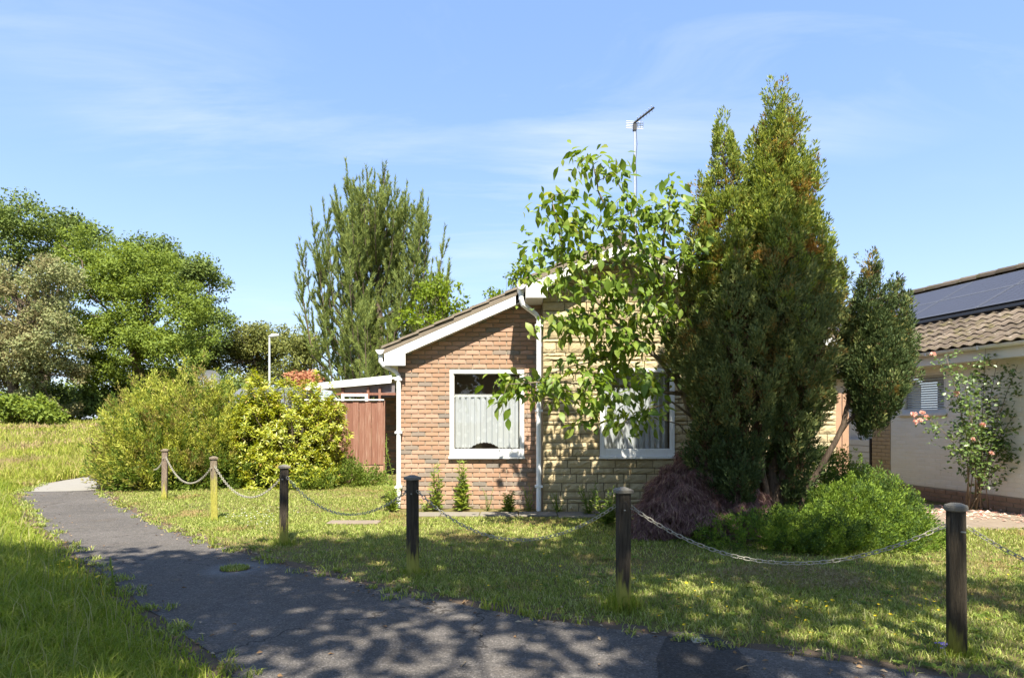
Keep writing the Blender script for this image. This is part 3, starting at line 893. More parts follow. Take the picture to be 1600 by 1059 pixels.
def window(win, yf, name='window'):
    x0, x1, z0, z1 = win
    y = yf - .02
    ft, fb = .058, .11
    m = MB()
    m.box((x0, y, z0+.002), (x0+ft, y+.07, z1-.002)); m.box((x1-ft, y, z0+.002), (x1, y+.07, z1-.002))
    m.box((x0+ft, y+.002, z1-ft), (x1-ft, y+.068, z1-.002)); m.box((x0+ft, y+.002, z0+.002), (x1-ft, y+.068, z0+fb))
    w = m.build(name, M['white'], HB)
    MB().add([(x0+ft-.01, y+.042, z0+fb-.01), (x1-ft+.01, y+.042, z0+fb-.01), (x1-ft+.01, y+.042, z1-ft+.01), (x0+ft-.01, y+.042, z1-ft+.01)], [(0, 1, 2, 3)]).build('pane', M['glass'], (HB, w))
    b = MB()
    for (a, b_, c, d) in ((x0+ft, x0+ft+.014, z0+fb, z1-ft), (x1-ft-.014, x1-ft, z0+fb, z1-ft), (x0+ft+.014, x1-ft-.014, z0+fb, z0+fb+.014), (x0+ft+.014, x1-ft-.014, z1-ft-.014, z1-ft)):
        b.box((a, y+.022, c), (b_, y+.039, d))
    b.build('glazing_bead', M['white_old'], (HB, w))
    MB().box((x0-.015, y-.03, z0-.035), (x1+.015, y+.10, z0)).build('sill', M['white'], (HB, w))
    return w
window(WB, YB); window(WS, YS)

def curtain(x0, x1, z_top, z_low, y, label, swag, folds, seed, cx=.46, half=.22, rise=.09):
    r = random.Random(seed); n, mz = folds*10, 12
    V = []
    ph = [r.uniform(0, 6.28) for _ in range(6)]
    for j in range(mz+1):
        for i in range(n+1):
            u = i/n; v = j/mz
            low = z_low
            if swag:
                q = abs(u-cx)/half
                if q < 1: low = z_low + rise*(1-q*q) + .014*abs(math.sin(u*60))
                else: low = z_low + .012*abs(math.sin(u*60))
            z = z_top + (low - z_top)*v
            yy = y + .018*math.sin(u*folds*6.28 + ph[0] + .6*math.sin(u*9+ph[1])) + .008*math.sin(u*folds*13.1 + ph[2])
            V.append((x0 + (x1-x0)*u, yy, z))
    F = [(j*(n+1)+i, j*(n+1)+i+1, (j+1)*(n+1)+i+1, (j+1)*(n+1)+i) for j in range(mz) for i in range(n)]
    m = MB(); m.v = V; m.f = F
    c = Vector(((x0+x1)/2, y, z_top))
    T = Thing('net_curtain', label, 'curtain', c)
    m.build('lace_panel', M['lace'], T, smooth=True)
    MB().tube([(x0-.02, y, z_top-.012), (x1+.02, y, z_top-.012)], .008, 6).build('curtain_wire', M['white'], T)
    hd = MB()
    for i in range(60):
        x = x0 + (x1-x0)*(i+.5)/60
        hd.tube([(x, y-.004, z_top-.012), (x+.003, y-.004, z_top+.028)], .0075, 4)
    tag(hd.build('ruffle', M['white'], T), kind='stuff')
    return T
curtain(WB[0]+.065, WB[1]-.065, 1.875, .995, YB+.16, 'white half-height net curtain with a scalloped dip in the brick wall window', True, 11, 4)
curtain(WS[0]+.065, WS[1]-.065, 2.22, 1.0, YS+.16, 'white net curtain filling the window of the yellow stone wall behind leaves', False, 12, 9)

# television aerial on the ridge
ap = Vector((1.92*1.0, 10.9, 4.25))
AE = Thing('television_aerial', 'rooftop television aerial on a thin mast above the leafy branches', 'aerial', (1.92*1.1, 11.0, roof_z(2.1)))
bx_ = 2.11
MB().tube([(bx_, 11.0, roof_z(bx_)-.1), (bx_, 11.0, 6.58)], .017, 8).build('mast', M['alu'], AE)
MB().tube([(bx_-.02, 10.98, 6.56), (bx_+.31, 10.9, 6.79)], .018, 8).build('boom', M['dark'], AE)
rm = MB()
for i in range(5): rm.tube([(bx_-.15, 10.985-.003*i, 6.48+i*.028), (bx_+.15, 11.03-.003*i, 6.48+i*.028)], .0045, 5)
for i in range(7): rm.tube([(bx_-.15+i*.05, 10.985+.0075*i, 6.47), (bx_-.15+i*.05, 10.985+.0075*i, 6.60)], .004, 5)
rm.build('reflector_grid', M['alu'], AE)
MB().box((bx_-.03, 10.97, 6.44), (bx_+.03, 11.04, 6.56)).build('mast_clamp', M['dark'], AE)
for i in range(6):
    t = .2 + i*.14; p = Vector((bx_-.02 + .33*t, 10.98-.08*t, 6.56+.23*t))
    MB().tube([p + Vector((-.02, -.055, .03)), p + Vector((.02, .055, -.03))], .004, 5).build('director', M['alu'], AE)
cabl = MB().tube([(bx_+.02, 10.985, 6.45), (bx_+.035, 10.98, 6.2), (bx_+.012, 10.978, 5.9), (bx_+.03, 10.98, 5.5), (bx_+.02, 10.98, 4.4)], .005, 5).build('cable', M['dark'], AE)

# ================================================================== lean-to, fence beyond the bungalow
LT = Thing('lean_to', 'lean-to canopy with white edge board on the side of the brick house', 'canopy', (-3.2, 16.2, 0))
def P16(x, y, d=16.0): return px(x, y, d)
a, b = px(478, 601, 15.9), px(612, 588, 15.9)
MB().prism([(a.x, a.z-.14), (b.x, b.z-.16), (b.x, b.z+.03), (a.x, a.z+.01)], 15.86, 15.9).build('edge_board', M['white'], LT)
MB().prism([(a.x, a.z-.05), (-1.9, b.z+.03), (-1.9, b.z+.08), (a.x, a.z-.01)], 15.903, 19.2).build('canopy_sheet', M['soffit'], LT)
a2, b2 = px(534, 606, 16.0), px(617, 598, 16.0)
MB().prism([(a2.x, 2.05), (b2.x, 2.05), (b2.x, b2.z), (a2.x, a2.z)], 16.0, 16.02).build('side_glazing', M['poly'], LT)
for X in (a2.x, px(574, 0, 16).x, px(592, 0, 16).x):
    MB().box((X, 15.94, 0), (X+.06, 15.995, 2.3)).build('post', M['fence'], LT)
MB().box((-4.4, 15.945, 2.10), (-2.9, 15.99, 2.16)).build('rail', M['fence'], LT)
fr = MB(); wx0, wx1, wz0, wz1 = px(535, 0, 16).x, px(576, 0, 16).x, 1.9, 2.13
fr.box((wx0, 15.90, wz0), (wx0+.07, 15.94, wz1)); fr.box((wx1-.07, 15.90, wz0), (wx1, 15.94, wz1)); fr.box((wx0+.07, 15.901, wz1-.06), (wx1-.07, 15.939, wz1))
wf = fr.build('window', M['white'], LT)
MB().add([(wx0+.07, 15.92, wz0), (wx1-.07, 15.92, wz0), (wx1-.07, 15.92, wz1-.06), (wx0+.07, 15.92, wz1-.06)], [(0, 1, 2, 3)]).build('pane', M['glass'], (LT, wf))
# shaded return wall of brick beside the fence
RW = Thing('garden_wall', 'shaded brown brick wall under the canopy between the red fence and the white downpipe', 'wall', (-2.9, 17.8, 0))
core = MB().box((-3.72, 17.82, -.05), (-1.9, 18.0, 2.3)).build('wall_core', M['mortar'], RW)
extra = []
rb2 = random.Random(5)
k = 0
for c_ in range(30):
    x = -3.72 - (.1125 if c_ % 2 else 0)
    while x < -1.92:
        a_, b_ = max(x, -3.72), min(x+.215, -1.9)
        if b_-a_ > .03:
            put(bmesh_full, 'brick', ((a_+b_)/2, 17.80, .0375+c_*.075), core, ((b_-a_)/.215, 1, 1), None, RW.org)
        x += .225
FE = Thing('board_fence', 'faded red close-boarded fence panel on a gravel board', 'fence', (-3.6, 15.2, 0))
for i in range(13):
    x0_ = -4.95 + i*.146
    z0_ = .42 + rr.uniform(-.01, .01)
    MB().prism([(x0_, z0_), (x0_+.14, z0_), (x0_+.14, 1.93+rr.uniform(-.01, .012)), (x0_, 1.93+rr.uniform(-.01, .01))], 15.2 + (i % 2)*.012, 15.222 + (i % 2)*.012).build('fence_board', M['fence'], FE)
MB().box((-4.95, 15.17, 1.945), (-3.04, 15.25, 1.975)).build('capping_rail', M['white_old'], FE)
for i in range(2):
    MB().box((-4.95, 15.19, .01+i*.2), (-3.05, 15.235, .2+i*.2)).build('gravel_board', M['gravel_board'], FE)
MB().box((-3.09, 15.252, 0), (-3.03, 15.33, 1.94)).build('fence_post', M['fence'], FE)

# ================================================================== the neighbour's house
NB = Thing('cream_garage', 'cream painted brick building with a mossy tiled roof and solar panels', 'house', (8.0, 10.0, 0), rotz=math.atan2(.979, -.2035))
# local frame: x away along the wall, y outward (towards the lawn), z up
NW = (1.41, 2.40, 1.60, 2.34)
wall = MB()
for a, b, c, d in ((-4.0, NW[0], .25, 2.62), (NW[1], 2.66, .25, 2.62), (NW[0], NW[1], .25, NW[2]), (NW[0], NW[1], NW[3], 2.62)):
    wall.box((a, -.25, c), (b, -.001, d))
pw = wall.build('painted_wall', M['painted_brick'], NB)
MB().box((-4.0, -.25, -.05), (2.66, .006, .249)).build('plinth_core', M['mortar'], NB)
pl = MB().box((-4.0, -.2, -.05), (2.66, .008, .2)).build('plinth', M['mortar'], NB)
def wall_brick(me): return me
def out_mesh(name, m):
    me = brick_mesh(name, .215, .065, .05, m, .004)
    me.transform(Matrix.Rotation(math.pi, 4, 'Z')); return me
pb_me = out_mesh('painted_brick', M['painted_brick']); plb_me = out_mesh('plinth_brick', M['plinth_brick']); tb_me = out_mesh('tan_brick', M['tan_brick'])
lst = []
for c_ in range(32):
    zc = .2905 + c_*.075
    if zc > 2.5: break
    x = -2.2 - (.1125 if c_ % 2 else 0)
    while x < 2.66:
        a_, b_ = max(x, -2.2), min(x+.215, 2.655)
        segs = [(a_, b_)]
        if NW[2]-.03 < zc < NW[3]+.03: segs = [(a_, min(b_, NW[0]-.003)), (max(a_, NW[1]+.003), b_)]
        for s in segs:
            if s[1]-s[0] > .03: lst.append((s[0], s[1], zc))
        x += .225
lst.sort(key=lambda q: (q[0] < -.35, q[0] + (0 if q[1]-q[0] > .15 else 2)))
extra = []
for i, (a_, b_, zc) in enumerate(lst):
    loc = ((a_+b_)/2, .004 + rb2.uniform(-.002, .002), zc)
    if i < 300: put(pb_me, 'brick', loc, pw, ((b_-a_)/.215, 1, 1))
    else: extra.append((pb_me, loc, ((b_-a_)/.215, 1, 1), rb2.random()))
join_meshes(extra, 'brick_infill', M['painted_brick'], pw, (0, 0, 0))
for c_ in range(3):
    x = -1.3 - (.1125 if c_ % 2 else 0)
    while x < 2.66:
        a_, b_ = x, min(x+.215, 2.66)
        if b_-a_ > .03: put(plb_me, 'brick', ((a_+b_)/2, .02, .045 + c_*.075), pl, ((b_-a_)/.215, 1, 1))
        x += .225
tw = MB().box((2.663, -.25, -.05), (3.14, .004, 2.62)).build('tan_wall', M['mortar'], NB)
for c_ in range(33):
    for a_, b_ in (((2.665, 2.88), (2.89, 3.135)) if c_ % 2 else ((2.665, 2.77), (2.78, 2.995), (3.005, 3.135))):
        put(tb_me, 'brick', ((a_+b_)/2, .016, .04 + c_*.075), tw, ((b_-a_)/.215, 1, 1))
MB().box((3.2, -.25, -.05), (9.0, -.1, 2.62)).build('recessed_wall', M['painted_brick'], NB)
gt = MB().box((3.16, -.1, .02), (3.2, .02, 1.1)).build('gate_post', M['dark'], NB)
gd = MB().box((3.201, -.03, .03), (4.7, -.02, 1.08)).build('slatted_gate', M['soffit'], NB)
for i in range(8):
    MB().box((3.203, -.019, .04 + i*.13), (4.69, .004, .155 + i*.13)).build('slat', M['white_old'], (NB, gd))
# window and blind
m = MB(); x0, x1, z0, z1 = NW
m.box((x0, -.08, z0), (x0+.05, -.012, z1)); m.box((x1-.05, -.08, z0), (x1, -.012, z1))
m.box((x0+.05, -.078, z1-.05), (x1-.05, -.014, z1)); m.box((x0+.05, -.078, z0), (x1-.05, -.014, z0+.07))
wn_ = m.build('window', M['white_old'], NB)
MB().add([(x0+.045, -.042, z0+.065), (x1-.045, -.042, z0+.065), (x1-.045, -.042, z1-.045), (x0+.045, -.042, z1-.045)], [(3, 2, 1, 0)]).build('pane', M['glass'], (NB, wn_))
MB().box((x0-.04, -.06, z0-.045), (x1+.04, .05, z0-.002)).build('sill', M['white_old'], (NB, wn_))
MB().box((x0-.05, -.9, z0-.1), (x1+.05, -.88, z1+.1)).build('room_back', M['interior'], NB)
# fascia, soffit, gutter
MB().box((-4, .28, 2.44), (9, .30, 2.62)).build('fascia', M['cream'], NB)
MB().box((-4, -.004, 2.44), (9, .279, 2.458)).build('soffit', M['cream'], NB)
gm = MB(); seg = 8; r_ = .06
for X in (-4, 9):
    for k in range(seg+1): gm.v.append((X, .364 + r_*math.cos(math.pi+math.pi*k/seg), 2.665 + r_*math.sin(math.pi+math.pi*k/seg)))
    for k in range(seg, -1, -1): gm.v.append((X, .364 + (r_-.008)*math.cos(math.pi+math.pi*k/seg), 2.665 + (r_-.008)*math.sin(math.pi+math.pi*k/seg)))
n = 2*(seg+1); gm.f = [(i, i+n, (i+1) % n + n, (i+1) % n) for i in range(n)]
gt2 = gm.build('gutter', M['white_old'], NB)
for i in range(12): MB().box((-3.6+i*1.0, .30, 2.60), (-3.57+i*1.0, .428, 2.672)).build('gutter_bracket', M['white_old'], (NB, gt2))
# roof: slope rises towards -y
NT = .52; RA = math.atan(NT)
def nz(y): return 2.70 + NT*(.38 - y)      # upper surface of the roof boarding
rfb = MB().add([(-4, .33, nz(.33)-.06), (9.2, .33, nz(.33)-.06), (9.2, -3.45, nz(-3.45)-.06), (-4, -3.45, nz(-3.45)-.06),
                (-4, .33, nz(.33)-.03), (9.2, .33, nz(.33)-.03), (9.2, -3.45, nz(-3.45)-.03), (-4, -3.45, nz(-3.45)-.03)],
               [(0,1,2,3), (7,6,5,4), (0,4,5,1), (1,5,6,2), (2,6,7,3), (3,7,4,0)])
rfb.add([(-4, -3.46, nz(-3.46)-.03), (9.2, -3.46, nz(-3.46)-.03), (9.2, -7.2, nz(.33)-.03), (-4, -7.2, nz(.33)-.03)], [(0, 1, 2, 3)])
nroof = rfb.build('roof', M['tile'], NB)
MB().add([(9, -.25, 0), (9, -6.9, 0), (9, -6.9, 2.6), (9, -3.46, nz(-3.46)-.08), (9, -.25, 2.6)], [(0, 1, 2, 3, 4)]).build('end_wall', M['painted_brick'], NB)
MB().add([(-4, -.25, 0), (-4, -6.9, 0), (-4, -6.9, 2.6), (-4, -3.46, nz(-3.46)-.08), (-4, -.25, 2.6)], [(4, 3, 2, 1, 0)]).build('end_wall', M['painted_brick'], NB)
def tile_mesh():
    """one pantile: wave across, lip at the lower edge; local x across, y down the slope, z off the roof"""
    bm = bmesh.new(); W, L = .225, .36; n = 8
    prof = []
    for i in range(n+1):
        u = i/n
        prof.append((u*W - W/2, .019*math.sin(u*2*math.pi) + .03))
    up = [bm.verts.new((x, -L/2, z)) for x, z in prof]
    lo = [bm.verts.new((x, L/2, z+.024)) for x, z in prof]
    lb = [bm.verts.new((x, L/2, z+.006)) for x, z in prof]
    for i in range(n):
        bm.faces.new((up[i], up[i+1], lo[i+1], lo[i])); bm.faces.new((lo[i], lo[i+1], lb[i+1], lb[i]))
    me = bpy.data.meshes.new('roof_tile'); bm.to_mesh(me); bm.free(); me.materials.append(M['tile'])
    bmx = bmesh.new(); bmx.from_mesh(me); bmesh.ops.recalc_face_normals(bmx, faces=bmx.faces[:])
    bmx.to_mesh(me); bmx.free()
    if sum(p.normal.z for p in me.polygons) < 0: me.flip_normals()
    return me
tme = tile_mesh()
rt = random.Random(31)
extra = []
for row in range(16):
    s = -.02 + row*.25                              # slope distance of the tile centre from the eave
    for col in range(36):
        X = -3.6 + col*.225
        y = .37 - (s + .13)*math.cos(RA)
        if y < -3.38: continue
        loc = (X, y, nz(y) - .025 + rt.uniform(-.005, .005))
        o_rot = (-RA + rt.uniform(-.018, .018), rt.uniform(-.018, .018), rt.uniform(-.02, .02))
        if row < 8:
            put(tme, 'roof_tile', loc, nroof, None, o_rot)
# ridge
for i in range(29):
    m = MB(); x0_ = -4 + i*.46
    for X, dz in ((x0_, .0), (x0_+.47, .012)):
        for k in range(7):
            a = math.pi*k/6; m.v.append((X, -3.45 + .15*math.cos(a), nz(-3.45) - .03 + .125*math.sin(a) + dz))
    m.f = [(k, k+1, k+8, k+7) for k in range(6)] + [(0, 7, 13, 6)]
    m.build('ridge_tile', M['tile'], (NB, nroof), smooth=False)
SA = Thing('solar_array', 'dark blue solar panels in two rows on the mossy roof', 'solar panels', NB.o.location, rotz=NB.o.rotation_euler.z)
NY0 = -1.02
def rp(X, s, off):
    """point s metres up the slope from the array's lower edge, off metres above the boarding"""
    y = NY0 - s*math.cos(RA)
    return Vector((X, y, nz(y))) + Vector((0, math.sin(RA), math.cos(RA)))*off
for row in range(2):
    for c_ in range(7):
        X0 = -3.3 + c_*1.67; s0 = row*1.02
        A, B, C, D = rp(X0, s0, .13), rp(X0+1.65, s0, .13), rp(X0+1.65, s0+1.0, .13), rp(X0, s0+1.0, .13)
        lowv = [p - Vector((0, math.sin(RA), math.cos(RA)))*.035 for p in (A, B, C, D)]
        p_ = MB().add([A, B, C, D] + lowv, [(3, 2, 1, 0), (4, 5, 6, 7), (0, 1, 5, 4), (1, 2, 6, 5), (2, 3, 7, 6), (3, 0, 4, 7)]).build('solar_panel', M['dark'], SA)
        cm = MB()
        for i in range(10):
            for j in range(6):
                u0, u1 = X0 + .03 + i*.159, X0 + .03 + i*.159 + .154
                v0, v1 = s0 + .03 + j*.157, s0 + .03 + j*.157 + .152
                cm.add([rp(u0, v0, .133), rp(u1, v0, .133), rp(u1, v1, .133), rp(u0, v1, .133)], [(3, 2, 1, 0)])
        tag(cm.build('cell', M['pv'], (SA, p_)), kind='stuff')
        fm = MB()
        def strip(u0, u1, v0, v1): fm.add([rp(u0, v0, .136), rp(u1, v0, .136), rp(u1, v1, .136), rp(u0, v1, .136)], [(3, 2, 1, 0)])
        strip(X0, X0+1.65, s0, s0+.02); strip(X0, X0+1.65, s0+.98, s0+1.0); strip(X0, X0+.02, s0+.021, s0+.979); strip(X0+1.63, X0+1.65, s0+.021, s0+.979)
        fm.build('panel_frame', M['pv_frame'], (SA, p_))
q0, q1 = rp(-3.4, -.06, .06), rp(8.4, -.06, .06)
MB().tube([q0, q1], .05, 6).build('lower_rail', M['dark'], SA)
VB = Thing('venetian_blind', 'grey horizontal slat blind behind the window of the cream wall', 'blind', NB.o.location, rotz=NB.o.rotation_euler.z)
for i in range(14):
    zc = NW[2] + .09 + i*.044
    MB().add([(NW[0]+.055, -.075, zc-.012), (NW[1]-.055, -.075, zc-.012), (NW[1]-.055, -.098, zc+.020), (NW[0]+.055, -.098, zc+.020),
              (NW[0]+.055, -.078, zc-.014), (NW[1]-.055, -.078, zc-.014), (NW[1]-.055, -.101, zc+.018), (NW[0]+.055, -.101, zc+.018)],
             [(0, 3, 2, 1), (4, 5, 6, 7), (0, 1, 5, 4), (2, 3, 7, 6)]).build('slat', M['white_old'], VB)
MB().box((NW[0]+.055, -.11, NW[3]-.085), (NW[1]-.055, -.07, NW[3]-.052)).build('headrail', M['white_old'], VB)
# brown fence between the two houses
GF = Thing('side_fence', 'brown wooden fence in the gap right of the stone wall', 'fence', (5.55, 11.6, 0))
for i in range(7):
    MB().box((5.24 + i*.125, 11.6 + (i % 2)*.012, .03), (5.355 + i*.125, 11.62 + (i % 2)*.012, 1.95 + rr.uniform(-.01, .01))).build('fence_board', M['gravel_board'], GF)
MB().box((5.24, 11.633, 1.5), (6.1, 11.68, 1.58)).build('rail', M['gravel_board'], GF)
MB().box((5.24, 11.633, .4), (6.1, 11.68, .48)).build('rail', M['gravel_board'], GF)

# ================================================================== posts and chains along the path
POSTS = [  # base px, top px, half width, material, cap, label
    ((1495, 1022), .108, 'post_mid', 'round', 'thick dark round post at the right edge with violets at its foot'),
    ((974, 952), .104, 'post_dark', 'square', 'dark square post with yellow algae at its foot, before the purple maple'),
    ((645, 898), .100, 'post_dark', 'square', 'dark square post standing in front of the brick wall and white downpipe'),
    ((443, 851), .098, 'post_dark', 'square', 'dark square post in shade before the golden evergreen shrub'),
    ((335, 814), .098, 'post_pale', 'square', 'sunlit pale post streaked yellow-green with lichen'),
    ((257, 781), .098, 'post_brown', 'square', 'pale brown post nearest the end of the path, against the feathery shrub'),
    ((2103, 1097), .10, 'post_dark', 'square', 'dark post just beyond the right edge of the frame, carrying the chain end'),
]
post_tops = []
for i, (b, w, mat, cap, lab) in enumerate(POSTS):
    p = gp(*b); H = .93
    T = Thing('chain_post', lab, 'post', p, 'posts along the path')
    r = w/2
    lean = [(.012, -.008), (.0, .006), (.004, 0), (-.006, .01), (.012, .0), (-.01, .004), (0, 0)][i]
    if cap == 'round':
        m = MB().lathe([(r*1.02, -.05), (r*1.0, .3), (r*.985, .62), (r*.97, H-.035)], (0, 0, 0), 20)
    else:
        a0 = R([0, 8, 38, 27, 24, 15, 10][i]); c_ = .18
        m = MB()
        for zz_ in (-.05, H-.03):
            for (sx, sy) in ((1, 1-c_), (1-c_, 1), (-1+c_, 1), (-1, 1-c_), (-1, -1+c_), (-1+c_, -1), (1-c_, -1), (1, -1+c_)):
                x_, y_ = sx*r*.93, sy*r*.93
                m.v.append((x_*math.cos(a0)-y_*math.sin(a0), x_*math.sin(a0)+y_*math.cos(a0), zz_))
        m.f = [(k, (k+1) % 8, (k+1) % 8 + 8, k+8) for k in range(8)] + [tuple(range(7, -1, -1)), tuple(range(8, 16))]
    m.v = [(x + p.x - lean[0]*z, y + p.y + lean[1]*z, z) for x, y, z in m.v]
    m.build('shaft', M[mat], T, smooth=(cap == 'round'))
    tx, ty = p.x - lean[0]*H, p.y + lean[1]*H
    if cap == 'round':
        m = MB().lathe([(r*1.0, H-.037), (r*1.16, H-.03), (r*1.2, H-.012), (r*1.12, H), (r*.6, H+.012), (.005, H+.016)], (tx, ty, 0), 20)
    else:
        m = MB()
        prof = [(r*1.12, H-.034), (r*1.27, H-.028), (r*1.27, H-.006), (r*.35, H+.014)]
        for rr_, zz_ in prof:
            for k in range(4):
                a = a0 + math.pi/4 + k*math.pi/2
                m.v.append((tx + rr_*1.36*math.cos(a), ty + rr_*1.36*math.sin(a), zz_))
        m.f = [(j*4+k, j*4+(k+1) % 4, (j+1)*4+(k+1) % 4, (j+1)*4+k) for j in range(3) for k in range(4)] + [(3, 2, 1, 0), (12, 13, 14, 15)]
    m.build('cap', M['post_cap'] if i not in (4, 5) else M['post_pale'], T)
    m = MB().tube([(tx, ty-r*.7, H-.16), (tx, ty-r-.03, H-.155)], .006, 6)
    m.build('hook', M['galv'], T)
    post_tops.append(Vector((tx, ty, H-.13)))
# links
def link_mesh(L, W, wr):
    m = MB(); path = []
    n = 5
    for k in range(n+1):
        a = -math.pi/2 + math.pi*k/n; path.append((L/2 - W/2 + W/2*math.cos(a), W/2*math.sin(a), 0))
    for k in range(n+1):
        a = math.pi/2 + math.pi*k/n; path.append((-L/2 + W/2 + W/2*math.cos(a), W/2*math.sin(a), 0))
    N = len(path); seg = 4
    for i, p in enumerate(path):
        p = Vector(p); t = (Vector(path[(i+1) % N]) - Vector(path[i-1])).normalized()
        u = Vector((0, 0, 1)); w = t.cross(u)
        for k in range(seg):
            a = 2*math.pi*k/seg; m.v.append(tuple(p + (u*math.cos(a) + w*math.sin(a))*wr))
    m.f = [(i*seg+k, i*seg+(k+1) % seg, ((i+1) % N)*seg+(k+1) % seg, ((i+1) % N)*seg+k) for i in range(N) for k in range(seg)]
    me = bpy.data.meshes.new('link'); me.from_pydata(m.v, [], m.f)
    me.polygons.foreach_set('use_smooth', [True]*len(me.polygons)); me.materials.append(M['galv'])
    return me
lme = link_mesh(.049, .025, .0036)
def chain(A, B, sag, label):
    A = Vector(A); B = Vector(B); n_s = 200
    pts = []
    for i in range(n_s+1):
        t = i/n_s; p = A.lerp(B, t); p.z -= sag*4*t*(1-t); pts.append(p)
    s = [0.0]
    for a, b in zip(pts[:-1], pts[1:]): s.append(s[-1] + (b-a).length)
    T = Thing('chain', label, 'chain', A, 'chains slung between the posts')
    pitch = .0405; n = int(s[-1]/pitch); j = 0
    for i in range(n):
        q = (i+.5)*s[-1]/n
        while s[j+1] < q: j += 1
        f = (q-s[j])/(s[j+1]-s[j]); p = pts[j].lerp(pts[j+1], f)
        t = (pts[min(j+2, n_s)] - pts[max(j-1, 0)]).normalized()
        qd = t.to_track_quat('X', 'Z') @ Euler((R(45 + 90*(i % 2)), 0, 0)).to_quaternion()
        o = bpy.data.objects.new('link', lme); COL.objects.link(o); o.parent = T.o
        o.location = p - T.org; o.rotation_euler = qd.to_euler()
    return T
def side(p, q, r):
    d = (q - p); d.z = 0; d.normalize(); return p + d*r
PT = post_tops
labs = ['chain sagging in front of the juniper mound and purple maple', 'chain running from the brick wall side to the post before the maple',
        'dark chain over the sunny lawn left of the brick wall', 'chain between the pale lichened post and the dark shaded one', 'pale chain between the two sunlit posts']
sags = [.33, .36, .33, .34, .36]
for i in range(5):
    chain(side(PT[i+1], PT[i], .055), side(PT[i], PT[i+1], .055), sags[i], labs[i])
chain(side(PT[0], PT[6], .06), side(PT[6], PT[0], .055), .30, 'chain leaving the round post towards the right edge')
far = Vector((-8.4, 14.6, .8))
chain(far, side(PT[5], far, .06), .34, 'chain disappearing into the feathery yellow-green shrub')

# ================================================================== street lamp, far roof and dish
p = px(421, 658, 42)
SL = Thing('street_lamp', 'grey street lamp with a short flat lantern beyond the shrubs', 'street lamp', (p.x, 42, 0))
MB().tube([(p.x, 42, 0), (p.x, 42, 1.4), (p.x, 42, 1.5), (p.x, 42, 7.0)], [.11, .11, .075, .055], 10).build('column', M['lamp_grey'], SL)
MB().tube([(p.x-.06, 42, 6.98), (p.x+.2, 42, 7.06), (p.x+.62, 42, 7.1)], [.06, .14, .08], 10).build('lantern', M['lamp_grey'], SL, smooth=True)
GB = Thing('grey_roofed_house', 'low house with a grey roof almost hidden behind the shrubs', 'house', (-11.0, 27, 0))
rx0, rx1 = px(318, 0, 27).x, px(455, 0, 27).x
MB().box((rx0+.3, 27.3, 0), (rx1-.3, 33, 2.0)).build('wall', M['tan_brick'], GB)
ro = MB().add([(rx0, 27, 1.95), (rx1, 27, 1.95), (rx1-.4, 30, 3.05), (rx0+.4, 30, 3.05), (rx1, 33.2, 1.95), (rx0, 33.2, 1.95)], [(0, 1, 2, 3), (3, 2, 4, 5), (0, 3, 5), (1, 4, 2), (5, 4, 1, 0)]).build('roof', M['dish'], GB)
MB().box((-12.0, 27.24, .9), (-10.6, 27.3, 1.8)).build('window', M['white'], GB)
c = px(327, 593, 26)
SD = Thing('satellite_dish', 'grey satellite dish showing above the hedge', 'satellite dish', c)
m = MB(); n_ = 20
rings = [(0, .10), (.16, .085), (.30, .05), (.43, 0.0)]
nrm = Vector((.25, -.9, .35)).normalized(); u_ = nrm.cross(Vector((0, 0, 1))).normalized(); w_ = u_.cross(nrm)
m.v.append(tuple(c - nrm*.1))
for r_, dpt in rings[1:]:
    for k in range(n_):
        a = 2*math.pi*k/n_; m.v.append(tuple(c + (u_*math.cos(a) + w_*math.sin(a))*r_ - nrm*dpt))
m.f = [(0, 1+k, 1+(k+1) % n_) for k in range(n_)]
for j in range(2): m.f += [(1+j*n_+k, 1+(j+1)*n_+k, 1+(j+1)*n_+(k+1) % n_, 1+j*n_+(k+1) % n_) for k in range(n_)]
m.build('reflector', M['dish'], SD, smooth=True)
MB().tube([c - w_*.4, c + nrm*.4 - w_*.1], .012, 6).build('feed_arm', M['dish'], SD)
MB().tube([c - nrm*.1, c - nrm*.3 - Vector((0, 0, .5)), c - nrm*.3 - Vector((0, 0, 2.0))], .025, 6).build('bracket', M['dish'], SD)
# ================================================================== vegetation
def batches(parts):
    """concatenate [(V, F)] into one vertex and face list"""
    Vs, Fs, n = [], [], 0
    for V, F in parts:
        Vs.append(V); Fs.append(F + n); n += len(V)
    return np.concatenate(Vs), np.concatenate(Fs)
def leaf_obj(name, V, F, m, parent, stuff=True, per=2):
    k = len(F) // per
    r = np.repeat(rng.random(k), per)
    o = np_object(name, V, F, m, parent, r)
    if stuff: o['kind'] = 'stuff'
    return o
def bend(a, b, n=5, amp=.1, r_=random):
    a, b = Vector(a), Vector(b); L = (b-a).length
    pts = [a]
    for i in range(1, n):
        t = i/n
        pts.append(a.lerp(b, t) + Vector((r_.uniform(-1, 1), r_.uniform(-1, 1), r_.uniform(-.5, .8)))*amp*L*math.sin(t*math.pi))
    return pts + [b]
def taper(r0, r1, n): return [r0 + (r1-r0)*i/(n-1) for i in range(n)]

